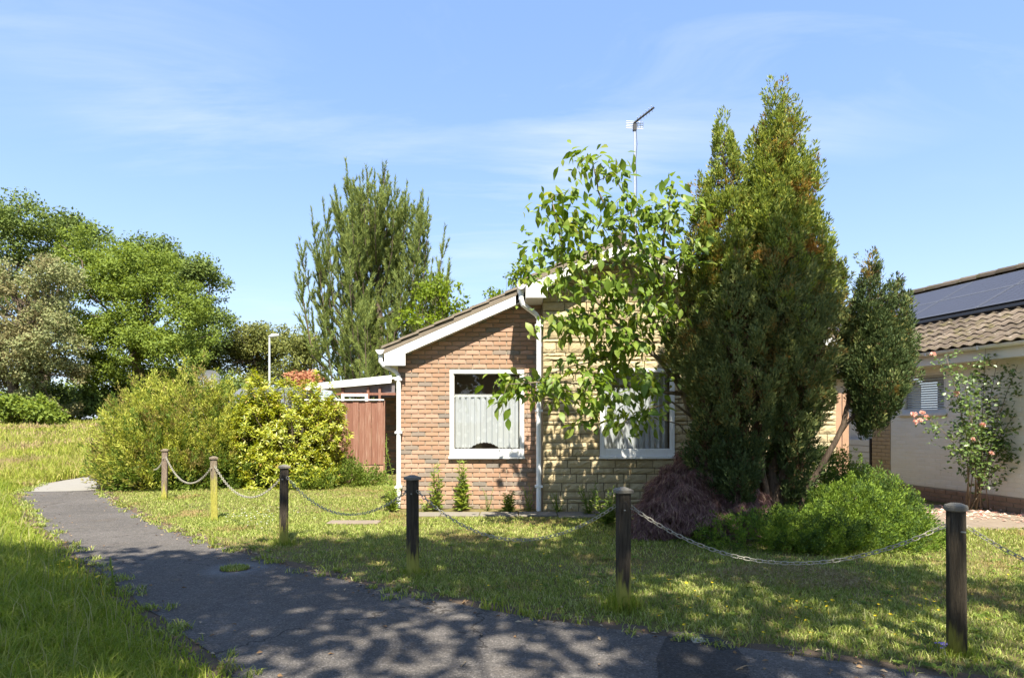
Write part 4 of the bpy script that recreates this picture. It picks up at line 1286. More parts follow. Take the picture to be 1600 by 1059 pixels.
# ------------------------------------------------------------------ broadleaf trees
def clump_leaves(C, r, n, size, flat=.72, up=.5):
    """leaves filling a clump: most near its surface, tilted to the light"""
    d = rdir(n); rad = r * (0.25 + 0.85*rng.random((n, 1))**.8)
    P = C + d*rad*np.array([1, 1, flat])
    D = unit(d*.5 + rdir(n)*.9 + np.array([0, 0, -.15]))
    L = size*rng.uniform(.7, 1.3, n)
    U = unit(d*.8 + np.array([0, -.15, up]))
    return leaf_quads(P, D, L, L*.62, .12, U)
def broadleaf(name, label, base, trunk_top, lobes, m, leaf, n_clump, per, clump_r, group=None, seed=1, trunk_r=.3, cat='tree', bark='bark', limb=1.0):
    """lobes: [(centre, (rx, ry, rz), share)]: the crown is many leaf clumps crowding the shells of these lobes"""
    global rng
    rng = np.random.default_rng(seed); r_ = random.Random(seed)
    T = Thing(name, label, cat, base, group)
    base = Vector(base); top = Vector(trunk_top)
    tot = sum(l[2] for l in lobes)
    centres, small = [], []
    for c, rad, share in lobes:
        k = max(2, int(n_clump*share/tot))
        for i in range(k):
            d = rdir(1)[0]
            if d[2] < -.55: d[2] *= -.6
            f = (.42 + .62*rng.random()**.7) if rng.random() < .86 else rng.uniform(.95, 1.22)
            small.append(f > .95)
            centres.append(np.array(c) + d*np.array(rad)*f)
    tr = MB()
    pts = bend(base, top, 5, .05, r_)
    pts[0] = base - Vector((0, 0, .1))
    tr.tube(pts, taper(trunk_r, trunk_r*.6, len(pts)), 9)
    t_o = tr.build('trunk', M[bark], T, smooth=True)
    lb = MB()
    for c in centres[::max(1, len(centres)//26)]:
        s = base.lerp(top, r_.uniform(.55, 1.0))
        q = bend(s, Vector(c), 5, .10, r_)
        lb.tube(q, taper(trunk_r*.32*limb, trunk_r*.05*limb, len(q)), 6)
    lb.build('limbs', M[bark], T, smooth=True)
    parts = []
    for c, sm in zip(centres, small):
        rr_ = clump_r*(.28 + .30*rng.random()) if sm else clump_r*(.45 + .95*rng.random()**1.6)
        parts.append(clump_leaves(c, rr_, int(per*(rr_/clump_r)**2), leaf))
    V, F = batches(parts)
    leaf_obj('crown', V, F, M[m], T)
    return T

def L(x, y, d, rx, ry, share=1.0, rd=None):
    """a lobe: centre on a sight line at depth d, radii in photograph pixels at that depth"""
    return (np.array(px(x, y, d)), np.array((rx*d/1000, (rd if rd else max(rx, ry)*d/1000*.8), ry*d/1000)), share)
def ground_at(x, d): return ((x-800)/1000*d, d, gz(d))

broadleaf('tall_oak', 'tall dark oak at the left edge behind the grey-green tree', ground_at(70, 58), px(60, 470, 58),
          [L(10, 375, 58, 85, 80, 1.6), L(95, 380, 58, 80, 70, 1.4), L(50, 500, 58, 90, 90, 1.2), L(160, 430, 57, 60, 60, .8), L(-70, 420, 58, 90, 100, 1.2)], 'oak_dark', .27, 230, 260, 1.35, 'trees beyond the meadow', 3, .6)
broadleaf('grey_green_tree', 'grey-green broad tree at the left edge with dusty brownish leaves', ground_at(30, 46), px(30, 500, 46),
          [L(20, 480, 46, 75, 70, 1.4), L(70, 520, 45, 55, 60, 1), L(10, 560, 46, 80, 65, 1.2), L(80, 590, 46, 60, 45, .8), L(-70, 540, 46, 80, 90, 1.2), L(90, 440, 46, 40, 40, .4), L(60, 640, 46, 60, 30, .6), L(-20, 610, 47, 60, 60, .8)], 'oak_grey', .19, 270, 290, .92, 'trees beyond the meadow', 4, .4)
broadleaf('green_oak', 'big bright green oak with a rounded uneven crown left of the street lamp', ground_at(215, 50), px(215, 500, 50),
          [L(200, 450, 50, 75, 65, 1.3), L(250, 470, 50, 65, 70, 1.2), L(180, 530, 49, 65, 60, 1.2), L(250, 550, 49, 65, 50, 1), L(300, 500, 50, 35, 55, .6), L(140, 400, 50, 50, 50, .7), L(215, 410, 50, 50, 35, .5), L(200, 600, 50, 60, 45, .9), L(280, 600, 50, 50, 40, .7), L(150, 580, 51, 30, 40, .4)], 'oak_bright', .20, 340, 310, .95, 'trees beyond the meadow', 5, .5)
broadleaf('edge_oak', 'darker oak with ragged outline at the right of the bright green oak', ground_at(305, 60), px(300, 500, 60),
          [L(310, 450, 60, 42, 50, 1), L(330, 510, 60, 32, 45, .8), L(270, 420, 60, 45, 40, .8), L(290, 550, 60, 60, 45, 1), L(235, 395, 60, 40, 25, .5)], 'oak_dark', .25, 190, 230, 1.1, 'trees beyond the meadow', 6, .4)
broadleaf('olive_tree', 'lower olive green tree behind the street lamp', ground_at(410, 64), px(410, 560, 64),
          [L(410, 540, 64, 55, 45, 1.2), L(370, 560, 64, 45, 45, 1), L(450, 560, 64, 45, 50, 1), L(340, 570, 64, 40, 45, .8), L(400, 600, 64, 80, 30, .8)], 'far_green', .25, 150, 280, 1.15, 'trees beyond the meadow', 7, .3)
broadleaf('olive_tree', 'narrow olive tree between the street lamp and the pine', ground_at(470, 55), px(470, 580, 55),
          [L(480, 560, 55, 30, 45, 1), L(455, 590, 55, 30, 30, .7)], 'far_green', .24, 46, 190, .9, 'trees beyond the meadow', 8, .2)
broadleaf('green_bush', 'round fresh green bush at the far edge of the meadow, left', ground_at(40, 42), px(40, 640, 42),
          [L(25, 645, 42, 55, 26, 1.3), L(70, 650, 42, 28, 20, .6), L(-40, 645, 42, 50, 30, .8)], 'oak_bright', .26, 60, 150, .65, None, 9, .12, 'bush')
broadleaf('dark_bush', 'dark shadowy undergrowth bush below the oaks', ground_at(125, 50), px(125, 640, 50),
          [L(115, 630, 51, 50, 38, 1), L(60, 640, 52, 60, 30, .7), L(190, 625, 51, 60, 45, 1.2), L(280, 620, 52, 60, 50, 1.2), L(340, 625, 53, 50, 45, .9)], 'oak_dark', .26, 170, 230, 1.0, None, 10, .12, 'bush')
for k, (x0_, x1_, d0_) in enumerate(((-420, -120, 75), (-120, 140, 72), (140, 420, 70))):
    broadleaf('far_hedge', ['overgrown hedge beyond the frame on the far left', 'dark hedge closing the meadow under the oaks at the left edge', 'dark hedge under the green oak'][k], ground_at((x0_+x1_)/2, d0_), px((x0_+x1_)/2, 640, d0_),
              [L(x0_ + (x1_-x0_)*t, 640, d0_, (x1_-x0_)*.16, 50, 1) for t in (.1, .3, .5, .7, .9)], 'oak_dark', .42, 70, 170, 1.4, None, 120+k, .1, 'hedge')
broadleaf('lime_sapling', 'lime green young tree behind the pine, above the tiled verge', ground_at(690, 19), px(680, 560, 19),
          [L(680, 470, 19, 32, 45, 1.2), L(720, 475, 19, 14, 28, .4), L(650, 500, 19, 30, 35, .8), L(700, 500, 19, 30, 30, .8)], 'sapling', .12, 52, 60, .30, None, 12, .05)
broadleaf('lime_sapling', 'lime green sprig of a tree peeping over the roof step', ground_at(805, 21.5), px(803, 500, 21.5),
          [L(795, 440, 21.5, 18, 18, 1), L(815, 425, 21.5, 14, 16, .8), L(775, 462, 21.5, 14, 12, .5)], 'sapling', .12, 26, 46, .22, None, 13, .05)
broadleaf('copper_shrub', 'copper orange leaved shrub above the white canopy edge', ground_at(478, 24), px(478, 620, 24),
          [L(470, 592, 24, 28, 14, 1), L(495, 598, 24, 26, 10, .7)], 'copper', .11, 30, 90, .26, None, 14, .04, 'shrub')

# oaks behind the viewer: they shade the path and show in the window panes
def canopy(label, base, lobes, n, seed, cr=.75, per=120):
    broadleaf('roadside_oak', label, base, (base[0]+.3, base[1]+.6, 5.5), [(np.array(c), np.array(r), s) for c, r, s in lobes], 'oak', .22, n, per, cr, 'oaks behind the viewer', seed, .33, limb=.35)

for k, x_ in enumerate((-22, -8, 6, 20)):  # unseen tree row, added so the panes reflect foliage rather than sky
    broadleaf('street_tree', ['leftmost of four trees across the road behind the viewer', 'second tree from the left across the road behind the viewer', 'third tree from the left across the road behind the viewer', 'rightmost of four trees across the road behind the viewer'][k], (x_, -32 - (k % 2)*3, 0), (x_, -32 - (k % 2)*3, 5),
              [(np.array((x_, -32 - (k % 2)*3, 6.5)), np.array((8, 3.5, 6.5)), 1)], 'oak_dark', .6, 110, 80, 2.0, 'trees across the road behind the viewer', 150+k, .3)

# ------------------------------------------------------------------ pine
def pine():
    global rng
    rng = np.random.default_rng(41); r_ = random.Random(41)
    d0 = 21.0
    base = Vector(ground_at(592, d0))
    T = Thing('pine_tree', 'tall pine with upswept candle tipped branches behind the brick gable', 'tree', base)
    top = px(586, 290, d0)
    pts = [base - Vector((0, 0, .1)), base.lerp(top, .3) + Vector((.1, 0, 0)), base.lerp(top, .6) + Vector((.08, 0, 0)), top]
    MB().tube(pts, [.22, .17, .09, .015], 9).build('trunk', M['bark'], T, smooth=True)
    brm = MB(); shoots = []
    H = top.z
    def spray(tip, direc, ln, dens):
        shoots.append((np.array(tip), np.array(direc.normalized()), ln, dens))
    z = 1.2
    while z < H - 1.6:
        f = z/H
        nb = 9 if f < .5 else (6 if f < .75 else 4)
        a0 = r_.uniform(0, 6.28)
        reach = 2.75*min(1, (1-f)*1.65)**.9
        for k in range(nb):
            a = a0 + 2*math.pi*k/nb + r_.uniform(-.4, .4)
            rch = reach*r_.uniform(.55, 1.06)
            out = Vector((math.cos(a), math.sin(a), 0))
            s = base.lerp(top, f) + Vector((.08, 0, 0))*(1-f)
            s.z = z
            rise = rch*r_.uniform(.7, 1.2) + .4
            p1 = s + out*rch*.5 + Vector((0, 0, rise*.12)); p2 = s + out*rch*.88 + Vector((0, 0, rise*.42)); e = s + out*rch + Vector((0, 0, rise))
            lim = float(np.interp(e.z, [2.0, 5.0, 7.0, 8.1, 8.9, 9.8, 10.6], [2.6, 2.75, 2.4, 1.6, .95, .38, .12]))
            if rch > lim:
                rch = lim*r_.uniform(.8, 1.0)
                p1 = s + out*rch*.5 + Vector((0, 0, rise*.12)); p2 = s + out*rch*.88 + Vector((0, 0, rise*.42)); e = s + out*rch + Vector((0, 0, rise))
            q = [s, s.lerp(p1, .5) + Vector((0, 0, -.05)), p1, p2, e]
            brm.tube(q, taper(.05*(1-f)+.015, .010, 5), 5, False)
            for i in range(3, 12):
                t = i/12
                u = t*(len(q)-1); i0 = min(int(u), len(q)-2); p = q[i0].lerp(q[i0+1], u-i0); tg = (q[i0+1]-q[i0]).normalized()
                for _ in range(2):
                    sd = Vector((r_.uniform(-1, 1), r_.uniform(-1, 1), 0)).normalized()
                    dr = (tg*.35 + sd*.5 + Vector((0, 0, .75))).normalized()
                    ln = r_.uniform(.35, .75)
                    spray(p, dr, ln, 1)
                    if r_.random() < .4:
                        m_ = p + dr*ln*.5
                        spray(m_, (dr + sd.cross(Vector((0, 0, 1)))*r_.uniform(-.7, .7)).normalized(), ln*.6, 1)
            for _ in range(3):
                spray(e - Vector((0, 0, .12)), Vector((r_.uniform(-.45, .45), r_.uniform(-.45, .45), 1)), r_.uniform(.4, .7), 1.0)
            spray(e, (Vector((0, 0, 1)) + out*.12), r_.uniform(.6, 1.0), .9)
        z += .50*(1-f*.35)
    for k in range(9):
        a = r_.uniform(0, 6.28); b0 = base.lerp(top, r_.uniform(.70, .88))
        rx = r_.uniform(.15, .7)
        e = b0 + Vector((math.cos(a)*rx, math.sin(a)*.4, r_.uniform(1.0, 2.1) - rx*.5))
        brm.tube([b0, b0.lerp(e, .5)+Vector((math.cos(a)*.14, 0, -.15)), e], [.035, .028, .014], 5, False)
        spray(b0.lerp(e, .5), e - b0, (e-b0).length*.62, .8)
        for i in range(5):
            p = b0.lerp(e, .2+.16*i); spray(p, Vector((r_.uniform(-.6, .6), r_.uniform(-.5, .5), 1)), r_.uniform(.25, .5), .9)
    spray(base.lerp(top, .86), top - base, H*.15, .7)
    brm.build('branches', M['bark'], T, smooth=True)
    Ps, Ds, Ls = [], [], []
    for p, dr, ln, dens in shoots:
        n = int(46*dens*ln/.4) + 6
        t = rng.random((n, 1))
        Ps.append(p + dr*ln*t)
        Ds.append(unit(dr*.75 + rdir(n)*.5)); Ls.append(rng.uniform(.11, .18, n))
    P = np.concatenate(Ps); D = np.concatenate(Ds); Ln = np.concatenate(Ls)
    S = unit(np.cross(D, rdir(len(P))))
    V = np.empty((len(P), 3, 3)); w = .012
    V[:, 0] = P - S*w; V[:, 1] = P + S*w; V[:, 2] = P + D*Ln[:, None]
    F = np.arange(len(P)*3).reshape(-1, 3)
    leaf_obj('needles', V.reshape(-1, 3), F, M['pine'], T, per=1)
pine()

# ------------------------------------------------------------------ cypress with many upright plumes
def plume_leaves(P, D, ln, rad, n, fl, fw):
    """n scale-leaf sprays on each of the plumes at P pointing along D"""
    N = len(P)
    t = rng.random((N, n, 1))**.85
    ang = rng.random((N, n))*2*np.pi
    U = unit(np.cross(D, rdir(N))); W = np.cross(D, U)
    rr_ = rad[:, None, None]*np.sin(np.clip(t*2.6+.35, 0, np.pi))*rng.uniform(.3, 1, (N, n, 1))
    O = U[:, None]*np.cos(ang)[..., None] + W[:, None]*np.sin(ang)[..., None]
    Q = P[:, None] + D[:, None]*ln[:, None, None]*t + O*rr_
    DD = unit(D[:, None]*.9 + O*.5 + rng.normal(size=(N, n, 3))*.24)
    Lf = fl*rng.uniform(.7, 1.35, N*n)
    U2 = (O*.9 + np.array([0, -.12, .55]) + D[:, None]*.25).reshape(-1, 3)
    return leaf_quads(Q.reshape(-1, 3), DD.reshape(-1, 3), Lf, Lf*fw, .2, U2)
def spindle(b, t, rmax, n, at=.45, power=1.0, d=8.3, sq=1.0):
    """points and outward directions on a spindle between two sight points (x, y, depth)"""
    B = np.array(px(*b)); Tp = np.array(px(*t)); ax = Tp - B; Ln = np.linalg.norm(ax); ax /= Ln
    s = rng.random(n)
    prof = np.where(s < at, (s/at)**.7, np.clip((1-s)/(1-at), 0, 1)**.8)
    keep = rng.random(n) < np.maximum(prof, .12)
    s, prof = s[keep], prof[keep]; n = len(s)
    a = rng.random(n)*2*np.pi
    u = np.array([1.0, 0, 0]) - ax*ax[0]; u /= np.linalg.norm(u); w = np.cross(ax, u)
    O = u*np.cos(a)[:, None] + w*np.sin(a)[:, None]
    q0 = B + ax*(s*Ln)[:, None] + O*(rmax*prof)[:, None]
    lump = np.sin(q0[:, 0]*15+1.3)*np.sin(q0[:, 2]*9+q0[:, 0]*4) + np.sin(q0[:, 1]*12.0+q0[:, 2]*6)*.6
    rad = rmax*prof*(.66 + .36*rng.random(n)**.7 + .20*lump) + .02
    P = B + ax*(s*Ln)[:, None] + O*rad[:, None]
    return P, O, np.tile(ax, (n, 1)), prof
def conifer(name, label, base, lobes, trunks, plume, mats, seed, cat='tree', per=26, fl=.075, group=None):
    """mats: [(material, test on points)] split the crown by material"""
    global rng
    rng = np.random.default_rng(seed); r_ = random.Random(seed)
    T = Thing(name, label, cat, base, group)
    tm = MB()
    for tr in trunks:
        q, r0, r1 = tr
        q = [px(*p) for p in q]
        full = []
        for a, b in zip(q[:-1], q[1:]): full += bend(a, b, 3, .05, r_)[:-1]
        full.append(q[-1])
        tm.tube(full, taper(r0, r1, len(full)), 8)
    tm.build('trunk', M['bark_red'], T, smooth=True)
    Ps, Ds = [], []
    inner = []
    for b, t, rmax, n, at in lobes:
        P, O, A, pr = spindle(b, t, rmax, n, at)
        Ps.append(P); Ds.append(unit(A*.8 + O*.55*np.minimum(1, pr+.2)[:, None] + np.array([0, 0, .35]) + rng.normal(size=P.shape)*.16))
        k = n//4
        inner.append(P[:k] - O[:k]*rmax*.3)
    P = np.concatenate(Ps); D = np.concatenate(Ds)
    ln = plume*rng.uniform(.55, 1.5, len(P)); rad = ln*rng.uniform(.22, .34, len(P))
    sel = np.zeros(len(P), int)
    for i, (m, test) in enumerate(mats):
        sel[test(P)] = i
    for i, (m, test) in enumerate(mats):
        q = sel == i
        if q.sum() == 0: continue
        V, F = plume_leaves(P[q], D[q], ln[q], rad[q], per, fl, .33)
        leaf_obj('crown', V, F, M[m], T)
    I = np.concatenate(inner)
    V, F = plume_leaves(I, unit(np.array([0, 0, 1.]) + rng.normal(size=I.shape)*.4), np.full(len(I), plume*1.1), np.full(len(I), plume*.25), 12, fl, .3)
    leaf_obj('dry_twigs', V, F, M['brown_twig'], T)
    return T
d_ = 8.4
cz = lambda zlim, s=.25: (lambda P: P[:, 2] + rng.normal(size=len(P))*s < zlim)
conifer('cypress', 'very tall bushy cypress with several spires in front of the stone wall', gp(1205, 832),
    [((1195, 745, d_), (1212, 150, d_), .50, 1300, .42), ((1172, 620, d_-.1), (1166, 330, d_), .26, 420, .5), ((1185, 520, d_-.1), (1182, 215, d_), .18, 300, .5), ((1150, 700, d_), (1130, 200, d_), .33, 1150, .50), ((1238, 640, d_), (1266, 248, d_), .24, 620, .5),
     ((1205, 560, d_-.3), (1200, 195, d_), .22, 420, .5), ((1232, 520, d_), (1240, 168, d_), .20, 420, .5), ((1215, 400, d_), (1222, 150, d_), .13, 200, .5),
     ((1150, 745, d_-.1), (1076, 430, d_), .36, 620, .5), ((1105, 640, d_), (1100, 290, d_), .19, 420, .55), ((1240, 735, d_), (1290, 375, d_), .36, 640, .5),
     ((1172, 745, d_-.35), (1146, 410, d_-.35), .46, 800, .45), ((1232, 740, d_-.3), (1240, 370, d_-.3), .46, 800, .45), ((1210, 640, d_-.5), (1215, 340, d_-.4), .28, 420, .5),
     ((1205, 690, d_+.4), (1218, 300, d_+.3), .45, 400, .4), ((1165, 805, d_-.45), (1140, 700, d_-.45), .24, 260, .5), ((1120, 790, d_-.3), (1105, 640, d_-.3), .22, 240, .5), ((1225, 800, d_-.1), (1262, 660, d_), .20, 160, .5),
     ((1270, 520, d_+.1), (1316, 425, d_), .11, 110, .6), ((1100, 640, d_-.2), (1056, 500, d_-.1), .20, 220, .55)],
    [([(1212, 832, d_), (1205, 740, d_), (1205, 560, d_), (1212, 200, d_)], .11, .02), ([(1205, 825, d_), (1170, 720, d_), (1140, 560, d_), (1130, 240, d_)], .07, .015),
     ([(1210, 825, d_), (1228, 720, d_-.1), (1240, 560, d_), (1265, 280, d_)], .065, .015), ([(1200, 820, d_), (1190, 735, d_-.2), (1180, 640, d_-.2)], .06, .03)],
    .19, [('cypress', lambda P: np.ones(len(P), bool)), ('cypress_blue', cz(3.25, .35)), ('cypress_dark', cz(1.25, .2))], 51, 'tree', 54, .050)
conifer('leaning_cypress', 'small dark cypress on a bare leaning trunk, right of the tall one', gp(1250, 826),
    [((1350, 690, 8.2), (1362, 415, 8.2), .23, 680, .5), ((1372, 670, 8.2), (1400, 450, 8.2), .21, 520, .5), ((1345, 640, 8.1), (1330, 520, 8.2), .10, 110, .5),
     ((1360, 690, 8.1), (1385, 520, 8.0), .28, 360, .45), ((1335, 560, 8.2), (1338, 480, 8.2), .06, 40, .5)],
    [([(1235, 832, 8.4), (1262, 760, 8.3), (1305, 690, 8.2), (1335, 610, 8.2), (1352, 500, 8.2), (1360, 440, 8.2)], .052, .012),
     ([(1310, 680, 8.2), (1360, 620, 8.15), (1395, 500, 8.2)], .03, .01), ([(1325, 630, 8.2), (1328, 520, 8.2), (1335, 455, 8.2)], .025, .008)],
    .20, [('cypress_dark', lambda P: np.ones(len(P), bool)), ('cypress_blue', lambda P: rng.random(len(P)) < .18)], 52, 'tree', 50, .044)

# ------------------------------------------------------------------ low juniper mound, maple, hedge shrubs
def mound_points(c, r, n, lo=-.05):
    d = rdir(n*2); d[:, 2] = np.abs(d[:, 2]); d = d[d[:, 2] > lo][:n]
    f = 1 + .09*np.sin(d[:, :1]*9 + c[0])*np.sin(d[:, 2:3]*8 + c[1]*2) + .08*np.sin(d[:, 1:2]*11 + d[:, 2:3]*6 + c[1]) - .28*rng.random((len(d), 1))**2
    return np.array(c) + d*np.array(r)*f, d
def spray_shrub(name, label, base, mounds, m_list, n, per, ln, fl, fw, seed, cat='shrub', upb=.35, droop=0.0, stems=True, group=None, bark='bark', wide=.28, outb=.8):
    global rng
    rng = np.random.default_rng(seed); r_ = random.Random(seed)
    T = Thing(name, label, cat, base, group)
    tot = sum(r[0]*r[2] for c, r in mounds)
    Ps, Ds = [], []
    st = MB()
    for c, r in mounds:
        P, O = mound_points(c, r, int(n*r[0]*r[2]/tot))
        Ps.append(P); Ds.append(unit(O*outb + np.array([0, 0, upb]) + rng.normal(size=P.shape)*.3 - np.array([0, 0, droop])))
        for q in P[::max(1, len(P)//9)]:
            s = Vector((c[0], c[1], 0)).lerp(Vector(base), .5); e = Vector(q)
            st.tube([s, s.lerp(e, .5) + Vector((0, 0, .12*e.z)), e], [.022, .014, .006], 5, False)
    if stems: st.build('stems', M[bark], T, smooth=True)
    P = np.concatenate(Ps); D = np.concatenate(Ds)
    Lq = ln*rng.uniform(.6, 1.4, len(P))
    P = P - D*Lq[:, None]*.5
    pick = rng.integers(0, len(m_list), len(P))
    for i, m in enumerate(m_list):
        q = pick == i
        V, F = plume_leaves(P[q], D[q], Lq[q], Lq[q]*wide, per, fl, fw)
        leaf_obj('foliage', V, F, M[m], T)
    return T
spray_shrub('juniper', 'bright green low juniper spreading in front of the cypress trunks', (3.2, 7.75, 0),
    [((2.95, 7.55, 0), (.85, .62, .36)), ((3.55, 7.55, 0), (.7, .66, .40)), ((4.15, 7.85, 0), (.68, .72, .66)), ((4.45, 7.6, 0), (.55, .6, .40)), ((3.8, 7.25, 0), (.75, .45, .30))],
    ['juniper', 'juniper', 'juniper_dark'], 2500, 40, .16, .030, .36, 61, 'shrub', .45)
spray_shrub('juniper', 'deep green tall juniper mound between the cypress and the cream building', (4.6, 9.2, 0),
    [((4.35, 9.1, 0), (.80, .7, 1.10)), ((4.95, 9.0, 0), (.62, .7, .72)), ((5.1, 8.6, 0), (.45, .6, .5)), ((3.75, 9.2, 0), (.6, .6, .8))],
    ['juniper_dark', 'juniper_dark', 'juniper'], 2000, 38, .18, .034, .36, 62, 'shrub', .35)

def maple():
    """cut-leaved weeping maple: layered mounds of thread-like leaves hanging like hair"""
    global rng
    rng = np.random.default_rng(71); r_ = random.Random(71)
    base = (2.15, 8.15, 0)
    T = Thing('weeping_maple', 'purple weeping maple with thread-like leaves beside the dark post', 'shrub', base)
    mounds = [((2.5, 8.4, .45), (.50, .45, .62)), ((2.15, 8.2, .35), (.42, .4, .48)), ((1.95, 8.0, .1), (.42, .38, .45)), ((2.35, 7.85, .1), (.36, .30, .36)), ((2.65, 7.85, .0), (.36, .30, .30)), ((1.72, 7.95, 0), (.28, .26, .28)), ((2.9, 8.1, .15), (.38, .38, .5))]
    tm = MB()
    for c, r in mounds:
        e = Vector((c[0], c[1], c[2]+r[2]*.8)); s = Vector((2.35, 8.1, 0))
        q = bend(s, e, 4, .2, r_); tm.tube(q, taper(.03, .01, len(q)), 6)
    tm.build('trunk', M['bark'], T, smooth=True)
    Ps, Ds, Os = [], [], []
    for c, r in mounds:
        n = int(1500*r[0]*r[2]/.25)
        P, O = mound_points(c, r, n)
        P = P + np.array([0, 0, .02])
        Dn = unit(O*np.array([1, 1, .1])*.55 + np.array([0, 0, -.75]) + rng.normal(size=P.shape)*.22)
        Ps.append(P); Ds.append(Dn); Os.append(O)
    P = np.concatenate(Ps); D = np.concatenate(Ds)
    k = 9
    PP = np.repeat(P, k, 0) + rng.normal(size=(len(P)*k, 3))*.012
    DD = unit(np.repeat(D, k, 0) + rng.normal(size=(len(P)*k, 3))*.32)
    Lf = rng.uniform(.05, .12, len(PP))
    OO = np.repeat(np.concatenate(Os), k, 0)
    V, F = leaf_quads(PP, DD, Lf, Lf*.10, .1, OO + np.array([0, 0, .6]))
    keep = PP[:, 2] > .05
    V = V.reshape(-1, 4, 3)[keep].reshape(-1, 3)
    b = np.arange(keep.sum())[:, None]*4
    F = np.concatenate([b + np.array([0, 1, 2]), b + np.array([0, 2, 3])], axis=1).reshape(-1, 3)
    V[:, 2] = np.maximum(V[:, 2], .01)
    leaf_obj('foliage', V, F, M['maple'], T)
maple()

spray_shrub('feathery_shrub', 'big feathery yellow-green shrub at the bend of the path', (-7.4, 14.4, 0),
    [((-8.05, 14.2, .2), (.95, 1.0, 2.0)), ((-7.1, 14.3, .3), (1.0, 1.0, 2.2)), ((-7.6, 13.8, .1), (1.1, .8, 1.5)), ((-8.6, 14.3, .2), (.62, .8, 1.5)), ((-6.4, 14.4, .1), (.7, .8, 1.95))],
    ['willowy', 'willowy', 'willowy', 'mid_shrub'], 1750, 46, .58, .072, .28, 63, 'shrub', .62, 0, True, None, 'bark', .10, .8)
spray_shrub('mid_green_shrub', 'mid green shrub filling the gap between the feathery and golden shrubs', (-6.0, 14.8, 0),
    [((-5.9, 14.9, .1), (.8, .7, 1.85)), ((-6.6, 14.0, 0), (.8, .5, .95)), ((-5.7, 14.1, 0), (.55, .5, .75)), ((-7.6, 13.5, 0), (.8, .4, .6))],
    ['mid_shrub'], 1100, 30, .26, .075, .5, 64, 'shrub', .3, .1, True)
def rosette_shrub():
    global rng
    rng = np.random.default_rng(65); r_ = random.Random(65)
    base = (-4.9, 14.3, 0)
    T = Thing('golden_shrub', 'golden evergreen shrub with leaf rosettes in front of the red fence', 'shrub', base)
    mounds = [((-4.75, 14.3, .3), (.95, .8, 2.05)), ((-5.6, 14.2, .4), (.6, .6, 2.0)), ((-4.5, 13.9, 0), (.65, .5, 1.0)), ((-5.35, 13.8, 0), (.5, .4, .9)), ((-4.15, 14.2, .9), (.5, .5, 1.25))]
    st = MB(); Ps, Os = [], []
    for c, r in mounds:
        P, O = mound_points(c, r, int(330*r[0]*r[2]))
        Ps.append(P); Os.append(O)
        for q in P[::9]:
            s = Vector((base[0]+r_.uniform(-.3, .3), base[1]+.1, 0)); e = Vector(q)
            st.tube(bend(s, e, 4, .08, r_), taper(.025, .006, 5), 5, False)
    st.build('stems', M['bark'], T, smooth=True)
    P = np.concatenate(Ps); O = np.concatenate(Os)
    n = 15
    A = unit(O*.8 + np.array([0, 0, .6]) + rng.normal(size=O.shape)*.25)
    U = unit(np.cross(A, rdir(len(A)))); W = np.cross(A, U)
    a = np.arange(n)*2*np.pi*.381966 + rng.random((len(A), 1))*6.28
    R_ = U[:, None]*np.cos(a)[..., None] + W[:, None]*np.sin(a)[..., None]
    lift = np.linspace(-.35, .75, n)[None, :, None]
    D = unit(R_ + A[:, None]*lift + rng.normal(size=R_.shape)*.15)
    PP = P[:, None] + A[:, None]*np.linspace(-.07, .03, n)[None, :, None]
    Lf = rng.uniform(.065, .125, len(A)*n)
    V, F = leaf_quads(PP.reshape(-1, 3), D.reshape(-1, 3), Lf, Lf*.34, .15, np.repeat(A, n, 0))
    leaf_obj('foliage', V, F, M['pieris'], T)
rosette_shrub()
spray_shrub('fern_clump', 'fresh green ferny clump at the foot of the red fence', (-3.75, 14.2, 0),
    [((-3.75, 14.3, 0), (.55, .35, .55)), ((-3.2, 14.6, 0), (.35, .3, .3)), ((-4.3, 13.7, 0), (.5, .3, .4))], ['mid_shrub', 'stalk'], 380, 26, .26, .055, .4, 66, 'plant', .6, 0, False)

